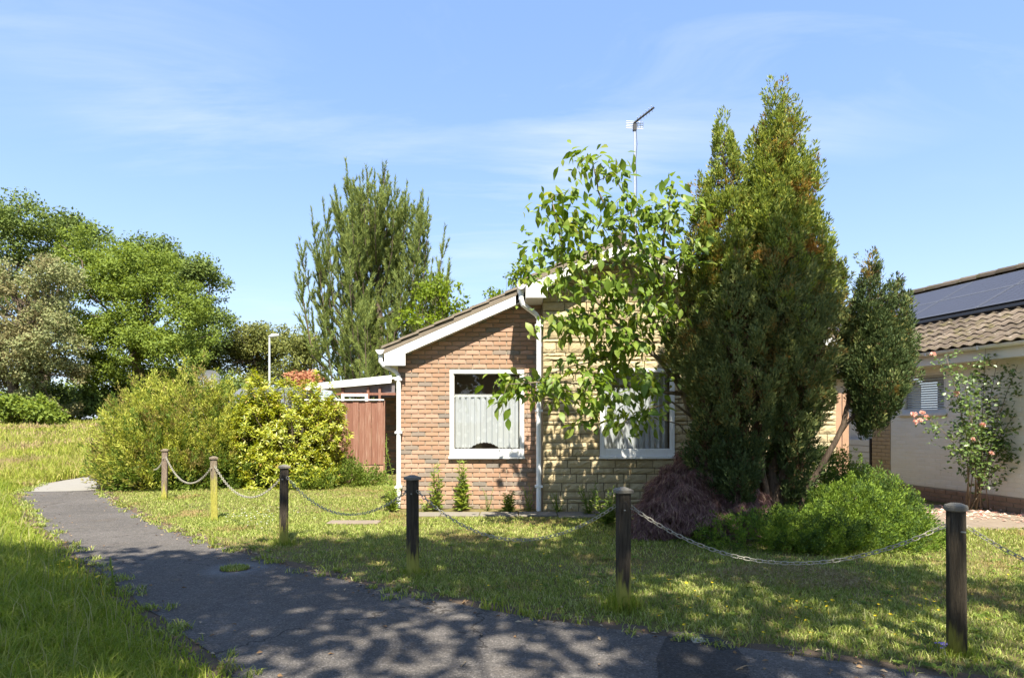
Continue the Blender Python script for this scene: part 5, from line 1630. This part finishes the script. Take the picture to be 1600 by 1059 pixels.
# ------------------------------------------------------------------ cherry with large drooping leaves
def cherry():
    global rng
    rng = np.random.default_rng(81); r_ = random.Random(81)
    base = Vector((2.73, 8.7, 0))
    T = Thing('cherry_tree', 'young cherry with big drooping leaves in front of the stone wall', 'tree', base)
    BR = [([(1112, 840, 7.95), (1108, 715, 7.8), (1085, 655, 7.7), (1060, 600, 7.6), (1042, 540, 7.5), (1035, 480, 7.5), (1030, 420, 7.4), (1040, 350, 7.3), (1052, 292, 7.2)], .055, .008),
          ([(1042, 540, 7.5), (1005, 470, 7.4), (985, 420, 7.3), (960, 360, 7.3), (935, 300, 7.3), (925, 248, 7.2)], .028, .005),
          ([(1060, 600, 7.6), (1010, 545, 7.4), (955, 500, 7.2), (915, 450, 7.1), (880, 390, 7.0), (862, 310, 7.0)], .03, .005),
          ([(1068, 616, 7.6), (1000, 604, 7.3), (930, 602, 7.0), (860, 598, 6.8), (795, 600, 6.7)], .024, .005),
          ([(985, 420, 7.3), (930, 405, 7.1), (875, 405, 7.0), (842, 415, 6.9)], .014, .004),
          ([(1085, 655, 7.7), (1050, 628, 7.4), (1010, 640, 7.3), (960, 668, 7.2)], .016, .004),
          ([(1030, 420, 7.4), (1065, 395, 7.2), (1092, 382, 7.1)], .012, .004),
          ([(955, 500, 7.2), (905, 492, 7.0), (855, 502, 6.9)], .012, .004),
          ([(1035, 480, 7.5), (1000, 380, 7.6), (985, 330, 7.6), (960, 265, 7.5)], .018, .005),
          ([(1030, 430, 7.4), (1015, 370, 7.8), (1010, 320, 7.9)], .014, .004),
          ([(1010, 545, 7.4), (940, 560, 7.2), (870, 580, 7.1)], .014, .004),
          ([(1035, 500, 7.5), (1050, 440, 7.2), (1075, 400, 7.1)], .012, .004),
          ([(915, 450, 7.1), (880, 440, 7.0), (862, 452, 6.95)], .010, .004),
          ([(1118, 700, 7.85), (1095, 560, 7.8), (1062, 430, 7.8), (1045, 360, 7.8)], .03, .006)]
    BR = [([(a, b, 8.35 + (d - 7.2)*.5) for a, b, d in q], r0*1.15, r1*1.2) for q, r0, r1 in BR]
    samples = []
    tm = MB(); bm_ = MB()
    for i, (q, r0, r1) in enumerate(BR):
        P = [px(*p) for p in q]
        full = []
        for a, b in zip(P[:-1], P[1:]): full += bend(a, b, 3, .045, r_)[:-1]
        full.append(P[-1])
        (tm if i == 0 else bm_).tube(full, taper(r0, r1, len(full)), 7)
        for a, b in zip(full[:-1], full[1:]):
            for t in (0, .5): samples.append(a.lerp(b, t))
        samples.append(full[-1])
    tm.build('trunk', M['bark_pale'], T, smooth=True)
    bm_.tube([px(1105, 712, 8.65), px(1060, 662, 8.5), px(1035, 655, 8.45), px(1018, 640, 8.4)], taper(.012, .004, 4), 5)
    bm_.build('branches', M['bark_pale'], T, smooth=True)
    CL = [(925, 250), (942, 264), (968, 266), (910, 252), (862, 300), (890, 298), (880, 326), (850, 324), (870, 348), (846, 372), (838, 402), (832, 424), (865, 438), (888, 430), (903, 413),
          (900, 350), (922, 338), (945, 345), (968, 345), (988, 338), (945, 305), (978, 312), (1048, 292), (1056, 318), (1030, 335), (1080, 326), (1005, 318), (1022, 352), (1060, 382), (1094, 386), (1075, 402),
          (930, 382), (958, 398), (990, 396), (1030, 420), (1012, 440), (1042, 442), (960, 440), (930, 452), (870, 503), (892, 500), (920, 496), (850, 500), (960, 480), (990, 490), (1030, 502), (1052, 512),
          (980, 542), (1000, 520), (940, 548), (900, 566), (870, 590), (850, 588), (930, 590), (960, 580), (990, 572), (790, 602), (800, 590), (816, 606), (832, 600), (784, 620), (856, 602), (845, 616),
          (880, 616), (905, 612), (930, 622), (960, 612), (985, 622), (1010, 606), (1030, 592), (915, 642), (922, 655), (960, 650), (985, 660), (1010, 650), (1022, 640),
          (905, 395), (880, 375), (915, 425), (1015, 400), (975, 365), (1000, 420), (895, 455), (945, 520), (1010, 470), (965, 515)]
    for _ in range(24):
        CL.append((r_.uniform(875, 1062), r_.uniform(320, 600)))
    for _ in range(0):
        CL.append((r_.uniform(930, 1050), r_.uniform(590, 660)))
    tw = MB()
    leaves = []
    for (cx, cy) in CL:
        d0 = 8.25 + r_.uniform(-.5, .3) + (.35 if cx < 860 and cy > 560 else 0)
        c = px(cx, cy, d0)
        s = min(samples, key=lambda p: (p-c).length)
        q = bend(s, c, 3, .12, r_); tw.tube(q, taper(.006, .0025, len(q)), 4, False)
        out = (c - s); out.z = 0
        out = out.normalized() if out.length > .01 else Vector((-1, 0, 0))
        n = r_.randint(20, 32)
        for k in range(n):
            p = c + Vector((r_.gauss(0, .12), r_.gauss(0, .13), r_.gauss(0, .07)))
            dr = (out*r_.uniform(0, .9) + Vector((r_.gauss(0, .55), r_.gauss(0, .55), r_.uniform(-1.15, .1)))).normalized()
            leaves.append((p, dr, r_.choice([r_.uniform(.07, .12), r_.uniform(.12, .17), r_.uniform(.14, .20)])))
    tag(tw.build('twigs', M['bark_pale'], T, smooth=True), kind='stuff')
    # one leaf: arched, folded along the midrib, with a drawn-out tip; local y is its length
    def leaf_mesh(bendk, foldk):
        st_ = [(0, .0), (.12, .09), (.35, .235), (.6, .225), (.82, .10), (1.0, .0)]
        vs, fs = [], []
        for t, w in st_:
            z = -bendk*t*t
            vs += [(-w, t, z + foldk*w), (0, t, z), (w, t, z + foldk*w)]
        for i in range(len(st_)-1):
            a = i*3
            fs += [(a, a+1, a+4, a+3), (a+1, a+2, a+5, a+4)]
        me = bpy.data.meshes.new('leaf'); me.from_pydata(vs, [], fs)
        me.polygons.foreach_set('use_smooth', [True]*len(me.polygons)); me.materials.append(M['cherry'])
        return me
    lm = [leaf_mesh(.22, .3), leaf_mesh(.40, .15), leaf_mesh(.10, .45)]
    def mat_of(p, dr, s):
        up = Vector((r_.gauss(0, .45), r_.gauss(-.25, .45), 1))
        x = dr.cross(up).normalized(); z = x.cross(dr)
        return Matrix.Translation(p) @ Matrix((x, dr, z)).transposed().to_4x4() @ Matrix.Scale(s, 4)
    leaves.sort(key=lambda q: q[0].y - q[2]*4)
    rest = []
    for i, (p, dr, s) in enumerate(leaves):
        mw = mat_of(p, dr, s); me = lm[i % 3]
        if i < 300:
            o = bpy.data.objects.new('leaf', me); COL.objects.link(o); o.parent = T.o
            o.matrix_local = Matrix.Translation(-T.org) @ mw
        else: rest.append((me, mw))
    V, F, n = [], [], 0
    for me, mw in rest:
        co = np.empty(len(me.vertices)*3, np.float32); me.vertices.foreach_get('co', co); co = co.reshape(-1, 3)
        Mx = np.array(mw); V.append(co @ Mx[:3, :3].T + Mx[:3, 3])
        F.append(np.array([list(p.vertices) for p in me.polygons]) + n); n += len(co)
    leaf_obj('more_leaves', np.concatenate(V), np.concatenate(F), M['cherry'], T, per=10)
cherry()

# ------------------------------------------------------------------ rose by the cream wall
def rose():
    global rng
    rng = np.random.default_rng(91); r_ = random.Random(91)
    base = Vector((7.52, 10.35, 0))
    T = Thing('rose_bush', 'tall straggly rose bush with a few pink flowers against the cream wall', 'shrub', base)
    d0 = 10.2
    tips = [(1478, 555), (1490, 600), (1450, 652), (1505, 590), (1530, 575), (1558, 565), (1575, 600), (1592, 640), (1600, 700), (1520, 640), (1545, 620), (1500, 680), (1560, 660), (1590, 570), (1515, 700), (1575, 690), (1620, 620), (1540, 545)]
    cn = MB(); Ps = []; 
    for t in tips:
        e = px(t[0], t[1], d0 + r_.uniform(-.3, .25)); s = base + Vector((r_.uniform(-.16, .16), r_.uniform(-.08, .08), 0))
        mid = s.lerp(e, .5); mid.x = s.x + (e.x-s.x)*.3
        q = [s, s.lerp(mid, .5), mid, mid.lerp(e, .55) + Vector((0, 0, .05)), e]
        cn.tube(q, taper(.010, .0035, 5), 6)
        for i in range(34):
            u = 1.5 + 2.5*r_.random()**.75; i0 = min(int(u), 3); p = q[i0].lerp(q[i0+1], u-i0)
            Ps.append(np.array(p) + rng.normal(size=3)*np.array([.13, .12, .10]))
    cn.build('canes', M['bark_pale'], T, smooth=True)
    for dx in (-.09, .07):
        pass
    P = np.array(Ps); k = 5
    PP = np.repeat(P, k, 0) + rng.normal(size=(len(P)*k, 3))*.035
    D = unit(rng.normal(size=PP.shape)*np.array([1, 1, .6]) + np.array([0, 0, -.25]))
    Lf = rng.uniform(.055, .085, len(PP))
    V, F = leaf_quads(PP, D, Lf, Lf*.68, .12, np.tile([0, -.3, 1.], (len(PP), 1)))
    leaf_obj('foliage', V, F, M['rose'], T)
    for (x, y, s, lab) in ((1428, 648, .05, 0), (1437, 657, .045, 0), (1447, 652, .045, 0), (1441, 645, .04, 0), (1458, 554, .045, 1), (1494, 615, .05, 0), (1535, 664, .045, 0), (1520, 686, .035, 0), (1549, 708, .035, 0), (1430, 659, .04, 0)):
        c = np.array(px(x, y, d0 - .25)); n = 22
        d = unit(rdir(n) + np.array([0, -.6, .4]))
        V, F = leaf_quads(np.tile(c, (n, 1)) + d*s*.15, d, s*rng.uniform(.8, 1.2, n), s*.9, .3)
        leaf_obj('flower', V, F, M['petal'], T, False)
    # the cane that carries the outlying flower cluster
rose()
def petals():
    n = 260
    P = np.column_stack([rng.normal(7.2, .55, n), rng.normal(9.9, .38, n), np.full(n, .03)])
    k = (P[:, 0]-8.0)*(-.979) + (P[:, 1]-10.0)*(-.2035) > .05
    P = P[k]
    V, F = leaf_quads(P, unit(rng.normal(size=P.shape)*np.array([1, 1, .12])), .06, .05, .1, np.tile([0, 0, 1.], (len(P), 1)))
    V[:, 2] = np.maximum(V[:, 2], .026)
    o = leaf_obj('fallen_petals', V, F, M['petal'], None); o['label'] = 'pale pink petals fallen on the paving below the rose'
petals()

# ------------------------------------------------------------------ plants at the foot of the wall
def stalk_plant(name, label, p, h, n_st, ln, spread, seed, cat='plant', group=None, mat='stalk', dens=60, lean=0):
    global rng
    rng = np.random.default_rng(seed); r_ = random.Random(seed)
    T = Thing(name, label, cat, p, group)
    st = MB(); Ps, Ds, Ls = [], [], []
    for i in range(n_st):
        a = r_.uniform(0, 6.28); e = Vector(p) + Vector((math.cos(a)*spread + lean, math.sin(a)*spread, h*r_.uniform(.75, 1.05)))
        q = bend(Vector(p), e, 4, .06, r_); st.tube(q, taper(.008, .003, 5), 5)
        n = int(dens*h)
        for k in range(n):
            t = (k+.5)/n; u = t*4; i0 = min(int(u), 3); pp = q[i0].lerp(q[i0+1], u-i0)
            an = k*2.4 + i
            Ps.append(pp); Ds.append((math.cos(an), math.sin(an), r_.uniform(.0, .8))); Ls.append(ln*(1.15-t*.75)*r_.uniform(.7, 1.2))
    st.build('stem', M[mat], T, smooth=True)
    V, F = leaf_quads(np.array(Ps), np.array(Ds), np.array(Ls), np.array(Ls)*.3, .1, np.tile([0, 0, 1.], (len(Ps), 1)))
    leaf_obj('foliage', V, F, M[mat], T)
def at(x, d): return ((x-800)/1000*d, d, 0)
stalk_plant('evening_primrose', 'leafy upright stalk nearest the dark post, against the brick', at(682, 10.35), .80, 3, .17, .05, 101, group='tall stalks by the brick wall')
stalk_plant('evening_primrose', 'tallest leafy stalk, straight below the brick wall window', at(722, 10.35), .86, 4, .18, .06, 102, group='tall stalks by the brick wall')
stalk_plant('seedling', 'short bushy green seedling right of the tallest stalk at the paving', at(794, 10.2), .36, 8, .14, .09, 103, dens=70)
stalk_plant('seedling', 'thin straggly weed between two leafier plants below the window', at(762, 10.35), .36, 3, .07, .10, 104, dens=28)
stalk_plant('seedling', 'low weed against the brick at the white downpipe by the stone wall', at(826, 10.3), .45, 5, .08, .10, 105, dens=30)
stalk_plant('seedling', 'low weed at the foot of the shaded stone right of the downpipe', at(872, 10.1), .35, 6, .09, .14, 106, dens=34)
stalk_plant('seedling', 'tiny weed beside the dark post at the paving', at(664, 10.3), .2, 6, .08, .10, 107, dens=60)
stalk_plant('tall_weed', 'tall arching weed left of the white corner downpipe', at(612, 10.7), 1.25, 3, .10, .08, 108, dens=30, lean=-.15)
stalk_plant('tall_weed', 'clump of pale weeds at the foot of the corner downpipe', at(612, 10.3), .45, 9, .13, .16, 109, dens=45)
stalk_plant('leafy_clump', 'strappy bright green clump left of the post by the maple', at(948, 8.9), .55, 16, .16, .22, 110, dens=26)
stalk_plant('leafy_clump', 'pale leafy clump against the stone wall', at(920, 9.9), .5, 8, .11, .16, 111, dens=34)
stalk_plant('path_weed', 'single tall weed at the grassy left edge of the path', gp(178, 925), .30, 2, .045, .03, 112, dens=90)
# ------------------------------------------------------------------ grass
rng = np.random.default_rng(200)
def vnoise(X, Y, s, seed):
    """smooth value noise"""
    r = np.random.default_rng(seed).random((64, 64))
    x, y = X*s, Y*s; i, j = np.floor(x).astype(int), np.floor(y).astype(int)
    fx, fy = x-i, y-j; fx = fx*fx*(3-2*fx); fy = fy*fy*(3-2*fy)
    g = lambda a, b: r[a % 64, b % 64]
    return (g(i, j)*(1-fx)+g(i+1, j)*fx)*(1-fy) + (g(i, j+1)*(1-fx)+g(i+1, j+1)*fx)*fy
def blades(X, Y, h, w, lean, curl=True):
    n = len(X)
    a = rng.random(n)*2*np.pi; b = rng.random(n)*2*np.pi
    S = np.column_stack([np.cos(a), np.sin(a), np.zeros(n)])
    Ld = np.column_stack([np.cos(b), np.sin(b), np.zeros(n)])
    P = np.column_stack([X, Y, np.full(n, .0)])
    h = h[:, None]; w = np.broadcast_to(w, (n,))[:, None]; lean = np.broadcast_to(lean, (n,))[:, None]
    up = np.array([0, 0, 1.])
    mid = P + up*h*.55 + Ld*h*lean*.3
    tip = P + up*h*(1-.35*lean) + Ld*h*lean
    V = np.stack([P - S*w/2, P + S*w/2, mid + S*w*.4, mid - S*w*.4, tip], 1)
    k = np.arange(n)[:, None]*5
    F = np.concatenate([k+[0, 1, 2], k+[0, 2, 3], k+[3, 2, 4]], 1).reshape(-1, 3)
    return V.reshape(-1, 3), F
def scatter(x0, x1, y0, y1, n):
    return rng.uniform(x0, x1, n), rng.uniform(y0, y1, n)
def visible(X, Y, pad=.8):
    return (X > -Y*.82 - pad) & (X < Y*.82 + pad + 1.2) & (Y > 1.2)
def free(X, Y):
    m = ~in_poly(POLY_PATH, X, Y)
    m &= ~((X > -1.95) & (X < 5.2) & (Y > 9.95))
    m &= ~((X > -1.6) & (X < 1.35) & (Y > 9.6))
    m &= ~((X-8.0)*(-.979) + (Y-10.0)*(-.2035) < .02)
    m &= ~((X > 5.3) & (Y > 8.6) )
    c = gp(553, 818); m &= ~((np.abs(X-c.x) < .36) & (np.abs(Y-c.y) < .11))
    return m
PRX = np.array([p[0] for p in resample(PATH_R, .1)]); PRY = np.array([p[1] for p in resample(PATH_R, .1)])
PLX = np.array([p[0] for p in resample(PATH_L, .1)]); PLY = np.array([p[1] for p in resample(PATH_L, .1)])
def dist_to(X, Y, QX, QY):
    out = np.empty(len(X))
    for s in range(0, len(X), 20000):
        e = s + 20000
        out[s:e] = np.sqrt(((X[s:e, None]-QX)**2 + (Y[s:e, None]-QY)**2).min(1))
    return out
def right_of_path(X, Y):
    """lawn side: beyond the right-hand edge of the path"""
    xe = np.interp(Y, PRY[::-1], PRX[::-1])
    return X > xe
# lawn: short, worn, denser near the viewer
parts = []
for (x0, x1, y0, y1, n) in ((-1.5, 7.5, 2.2, 6, 128000), (-5, 9, 6, 10.1, 120000), (-9.5, -1.9, 8, 15.4, 72000)):
    X, Y = scatter(x0, x1, y0, y1, n)
    k = visible(X, Y) & free(X, Y) & right_of_path(X, Y)
    X, Y = X[k], Y[k]
    de = dist_to(X, Y, PRX, PRY)
    nz_ = vnoise(X+20, Y+20, 1.3, 1)*.6 + vnoise(X+20, Y+20, 4.0, 2)*.4
    k = (rng.random(len(X)) < np.clip(de*4 - .35, .0, 1)) & (rng.random(len(X)) < .35 + 1.3*nz_)
    X, Y, de, nz_ = X[k], Y[k], de[k], nz_[k]
    h = (.022 + .038*nz_)*rng.uniform(.6, 1.5, len(X))
    parts.append(blades(X, Y, h, .0055 + .0007*Y/2, rng.uniform(.3, 1.2, len(X))))
V, F = batches(parts)
o = leaf_obj('lawn_grass', V, F, M['lawn'], None, per=3); o['label'] = 'short worn lawn grass with dry patches around the posts'
print('lawn', len(F))
# long grass on the left bank
parts = []
for (x0, x1, y0, y1, n) in ((-6, .5, 2.3, 5, 70000), (-9.5, -1.5, 5, 9, 70000), (-13.5, -5, 9, 15, 60000)):
    X, Y = scatter(x0, x1, y0, y1, n)
    k = visible(X, Y, .6) & ~in_poly(POLY_PATH, X, Y) & ~right_of_path(X, Y)
    X, Y = X[k], Y[k]
    de = dist_to(X, Y, PLX, PLY)
    nz_ = vnoise(X+40, Y+40, .9, 3)*.6 + vnoise(X+40, Y+40, 3.0, 4)*.4
    k = (rng.random(len(X)) < np.clip(de*3.2 + .05, 0, 1)) & (rng.random(len(X)) < .45 + nz_)
    X, Y, de, nz_ = X[k], Y[k], de[k], nz_[k]
    h = (.05 + .24*nz_)*np.clip(.25 + de*1.1, 0, 1)*rng.uniform(.5, 1.35, len(X))
    parts.append(blades(X, Y, h, .006 + .0006*Y, rng.uniform(.2, 1.0, len(X))))
V, F = batches(parts)
o = leaf_obj('long_grass', V, F, M['long_grass'], None, per=3); o['label'] = 'long uncut grass on the bank left of the path'
print('long', len(F))
# taller pale seed stems standing out of the bank
n = 800
Y = rng.uniform(2.6, 12, n); X = -Y*rng.uniform(.3, .85, n) - .4
k = visible(X, Y, .6) & ~in_poly(POLY_PATH, X, Y) & ~right_of_path(X, Y)
X, Y = X[k], Y[k]
k = dist_to(X, Y, PLX, PLY) > .22
X, Y = X[k], Y[k]
V, F = blades(X, Y, rng.uniform(.2, .42, len(X)), .004 + .0005*Y, rng.uniform(.1, .5, len(X)))
o = leaf_obj('seed_stems', V, F, M['straw_pale'], None, per=3); o['label'] = 'thin pale seed stems rising above the long grass'
# meadow beyond the bend
parts = []
for (y0, y1, n, w) in ((14, 20, 22000, .024), (20, 30, 17000, .04), (30, 52, 17000, .08)):
    Y = rng.uniform(y0, y1, n); X = -Y*rng.uniform(.52, .92, n)
    k = ~in_poly(POLY_PATH, X, Y) & ~right_of_path(X, Y) | (Y > 17)
    k &= ~in_poly(POLY_PATH, X, Y)
    X, Y = X[k], Y[k]
    nz_ = vnoise(X+90, Y+90, .35, 5)*.6 + vnoise(X+90, Y+90, 1.5, 6)*.4
    h = (.22 + .36*nz_)*rng.uniform(.6, 1.3, len(X))*np.clip((Y-13)/4, .4, 1)
    Vb, Fb = blades(X, Y, h, w, rng.uniform(.1, .8, len(X)))
    Vb[:, 2] += np.repeat(.040*np.clip(Y-17, 0, 33), 5); parts.append((Vb, Fb))
V, F = batches(parts)
o = leaf_obj('meadow_grass', V, F, M['meadow'], None, per=3); o['label'] = 'tall seeding meadow grass beyond the bend of the path'
# a raised scrape of dead mowings below the juniper
mp = gp(1235, 902)
n = 5200
a = rng.random(n)*6.28; r_ = np.sqrt(rng.random(n))
X, Y = mp.x + np.cos(a)*r_*.72 + rng.normal(0, .05, n), mp.y + np.sin(a)*r_*.42 + rng.normal(0, .05, n)
V, F = blades(X, Y, rng.uniform(.02, .07, n), .007, rng.uniform(.7, 1.8, n))
o = leaf_obj('dry_grass', V, F, M['straw'], None, per=3); o['label'] = 'brown dead grass heaped in the lawn below the juniper'
V = []
# tufts of longer grass round the post feet
for i, (b, w, mt, cap, lab) in enumerate(POSTS):
    p = gp(*b); n = [220, 420, 220, 220, 160, 160, 160][i]
    a = rng.random(n)*6.28; rr_ = w/2 + .005 + np.abs(rng.normal(0, .055, n))
    X, Y = p.x + np.cos(a)*rr_, p.y + np.sin(a)*rr_
    V, F = blades(X, Y, rng.uniform(.04, [.10, .22, .10, .12, .12, .12, .12][i], n), .006, rng.uniform(.2, 1.0, n))
    parts = leaf_obj('grass_tuft', V, F, M['long_grass'], None, per=3); parts['label'] = 'longer grass left round the foot of a post'

# ragged edge: tufts that creep over the soil onto the tarmac
parts = []
for QX, QY, n_t in ((PRX, PRY, 230), (PLX, PLY, 240)):
    t = rng.integers(0, len(QX), n_t)
    for k in t:
        if QY[k] < 2.5 or QY[k] > 15: continue
        m_ = rng.integers(8, 34)
        cx_, cy_ = QX[k] + rng.normal(0, .07), QY[k] + rng.normal(0, .07)
        parts.append(blades(cx_ + rng.normal(0, .03, m_), cy_ + rng.normal(0, .03, m_), rng.uniform(.02, .075, m_), .006 + .0005*QY[k], rng.uniform(.4, 1.4, m_)))
V, F = batches(parts); V[:, 2] += .008
o = leaf_obj('edge_grass', V, F, M['lawn'], None, per=3); o['label'] = 'small tufts of grass creeping over both edges of the path'
# broad-leaved weeds and clover in the lawn, and a drift of daisies
Ps, Ds, Ls = [], [], []
for _ in range(900):
    y = rng.uniform(3.6, 10) if rng.random() < .7 else rng.uniform(9, 14); x = rng.uniform(-.75, .82)*y
    if not (right_of_path(np.array([x-.15]), np.array([y]))[0] and free(np.array([x]), np.array([y]))[0]): continue
    m_ = rng.integers(5, 10); a0 = rng.random()*6.28
    for k in range(m_):
        a = a0 + k*6.28/m_
        Ps.append((x, y, .015)); Ds.append((math.cos(a), math.sin(a), rng.uniform(.15, .6))); Ls.append(rng.uniform(.025, .06))
V, F = leaf_quads(np.array(Ps), np.array(Ds), np.array(Ls), np.array(Ls)*.45, .1, np.tile([0, 0, 1.], (len(Ps), 1)))
o = leaf_obj('lawn_weeds', V, F, M['mid_shrub'], None); o['label'] = 'flat broad-leaved weeds scattered through the lawn'
pts_ = [gp(rf2, rg2) for rf2, rg2 in zip(rng.normal(400, 28, 60), rng.normal(808, 8, 60))]
P = np.array([(q.x, q.y, .045) for q in pts_ for _ in range(6)])
V, F = leaf_quads(P, unit(rng.normal(size=P.shape)*np.array([1, 1, .15])), .014, .008, .1, np.tile([0, 0, 1.], (len(P), 1)))
o = leaf_obj('daisies', V, F, M['daisy'], None); o['label'] = 'drift of tiny white daisies in the sunny lawn between two posts'
# pothole full of grass in the path
p = gp(367, 890); n = 420
a = rng.random(n)*6.28; r_ = np.sqrt(rng.random(n))
X, Y = p.x + np.cos(a)*r_*.135, p.y + np.sin(a)*r_*.13
V, F = blades(X, Y, rng.uniform(.02, .05, n), .008, rng.uniform(.4, 1.2, n)); V[:, 2] += .012
o = leaf_obj('pothole_grass', V, F, M['lawn'], None, per=3); o['label'] = 'tuft of grass filling a small pothole in the path'
hole = [(p.x + .14*math.cos(t*.4)*(1+.1*math.sin(t*2.1)), p.y + .135*math.sin(t*.4)) for t in range(16)]
sheet('pothole', hole[:16], .0125, M['soil'])

# dandelion-like flowers: each a small thing
def flower_mesh(name, m, r, n, h):
    mb = MB(); st = MB()
    vs, fs = [(0, 0, h + .004)], []
    for k in range(n):
        a = 2*math.pi*k/n
        vs += [(r*math.cos(a-.25), r*math.sin(a-.25), h+.006), (r*1.05*math.cos(a+.25), r*1.05*math.sin(a+.25), h+.004)]
        fs.append((0, 1+2*k, 2+2*k))
    base = len(vs)
    vs += [(-.0015, 0, 0), (.0015, 0, 0), (.001, .001, h)]; fs.append((base, base+1, base+2))
    me = bpy.data.meshes.new(name); me.from_pydata(vs, [], fs); me.materials.append(m); return me
fme = flower_mesh('yellow_flower', M['yellow'], .013, 9, .055); fme2 = flower_mesh('yellow_flower', M['yellow'], .014, 7, .20)
rf_ = random.Random(77)
def flowers(me, name, pts, label, group, cat='flower'):
    for (x, y) in pts:
        o = bpy.data.objects.new(name, me); COL.objects.link(o)
        o.location = (x, y, 0); o.rotation_euler = (rf_.uniform(-.35, .1), rf_.uniform(-.2, .2), rf_.uniform(0, 6)); o.scale = (rf_.uniform(.8, 1.3),)*3
        tag(o, label, cat, group)
pts = []
while len(pts) < 70:
    q = gp(rf_.uniform(1020, 1470), rf_.gauss(955, 28)) if len(pts) < 52 else gp(rf_.uniform(740, 1000), rf_.uniform(855, 935))
    if right_of_path(np.array([q.x]), np.array([q.y]))[0] and free(np.array([q.x]), np.array([q.y]))[0]: pts.append((q.x, q.y))
pts += [tuple(gp(*q).xy) for q in ((1575, 905), (1540, 980), (1520, 940), (365, 806), (410, 806), (285, 770), (305, 778), (390, 815))]
flowers(fme, 'yellow_flower', pts, 'tiny yellow flower open in the short lawn', 'yellow flowers in the lawn')
pts = [tuple(gp(*q).xy) for q in ((95, 895), (110, 902), (122, 905), (90, 918), (100, 921), (115, 925), (133, 925), (146, 917), (98, 943), (115, 940), (147, 935), (154, 948), (165, 946), (75, 924))]
flowers(fme2, 'yellow_flower', pts, 'yellow buttercup among the long grass left of the path', 'buttercups in the long grass')
vme = flower_mesh('violet_flower', M['violet'], .016, 6, .06)
q = gp(1482, 1020)
flowers(vme, 'violet_flower', [(q.x + rf_.uniform(-.07, .05), q.y - .03 + rf_.uniform(-.03, .03)) for _ in range(9)], 'small violet flower at the foot of the round post', 'violets by the round post')

# litter along the path edges: dead leaves and a few twigs
n = 900
t = rng.integers(0, len(PRX), n); s = rng.normal(0, .12, n)
X = PRX[t] + s*.6 + .02; Y = PRY[t] + s + .02
t2 = rng.integers(0, len(PLX), 500); s2 = rng.normal(0, .12, 500)
X = np.concatenate([X, PLX[t2] + s2, rng.uniform(-6, 3, 60)]); Y = np.concatenate([Y, PLY[t2] + s2, rng.uniform(3.4, 9, 60)])
k = visible(X, Y)
X, Y = X[k], Y[k]
P = np.column_stack([X, Y, np.full(len(X), .018)])
V, F = leaf_quads(P, unit(rng.normal(size=P.shape)*np.array([1, 1, .15])), rng.uniform(.02, .055, len(P)), .022, .25, np.tile([0, 0, 1.], (len(P), 1)))
V[:, 2] = np.maximum(V[:, 2], .012)
o = leaf_obj('leaf_litter', V, F, M['dead_leaf'], None); o['label'] = 'brown dead leaves scattered along the path edges'
for (x, y, a, l, lab) in ((1150, 1050, .4, .12, 'small bent dry twig lying on the dark tarmac patch'), (1270, 1028, 2.9, .24, 'longest dry twig, along the grass edge right of the tarmac patch'),
                     (720, 1045, 1.2, .07, 'tiny dry twig alone in the middle of the shaded path')):
    p = gp(x, y); e = p + Vector((math.cos(a)*l, math.sin(a)*l, .01))
    T_ = MB().tube([p + Vector((0, 0, .016)), p.lerp(e, .5) + Vector((.01, .01, .022)), e + Vector((0, 0, .012))], [.004, .004, .002], 5)
    tag(T_.build('twig', M['bark_pale'], org=p), lab, 'twig')

# ------------------------------------------------------------------ the oaks behind the viewer
canopy('spreading oak behind the viewer whose crown dapples the path and lawn', (-1.0, -6.5, 0),
       [((-1.0, -1.2, 8.5), (3.6, 3.2, 2.2), 1.3), ((2.4, 0.6, 8.2), (2.6, 2.6, 1.6), 1.0), ((-4.0, -0.6, 8.0), (2.6, 2.6, 1.8), 1.0), ((-.5, .8, 8.6), (2.2, 1.5, 1.2), .6)], 250, 301)
canopy('second oak behind the viewer on the right that shades the cypress', (5.5, -6.0, 0),
       [((3.3, 1.6, 9.2), (1.25, 1.9, 1.3), 1.0), ((4.2, 3.1, 9.6), (1.1, 1.2, 1.0), .6), ((6.2, -2.2, 8.0), (2.6, 2.0, 2.0), .35)], 62, 302)
canopy('third oak behind the viewer on the left that shades the bank', (-8.0, -6.0, 0),
       [((-7.2, -0.8, 8.2), (2.6, 2.6, 2.0), 1.0), ((-9.0, -2.0, 7.5), (2.5, 2.5, 2.5), .8)], 70, 303)
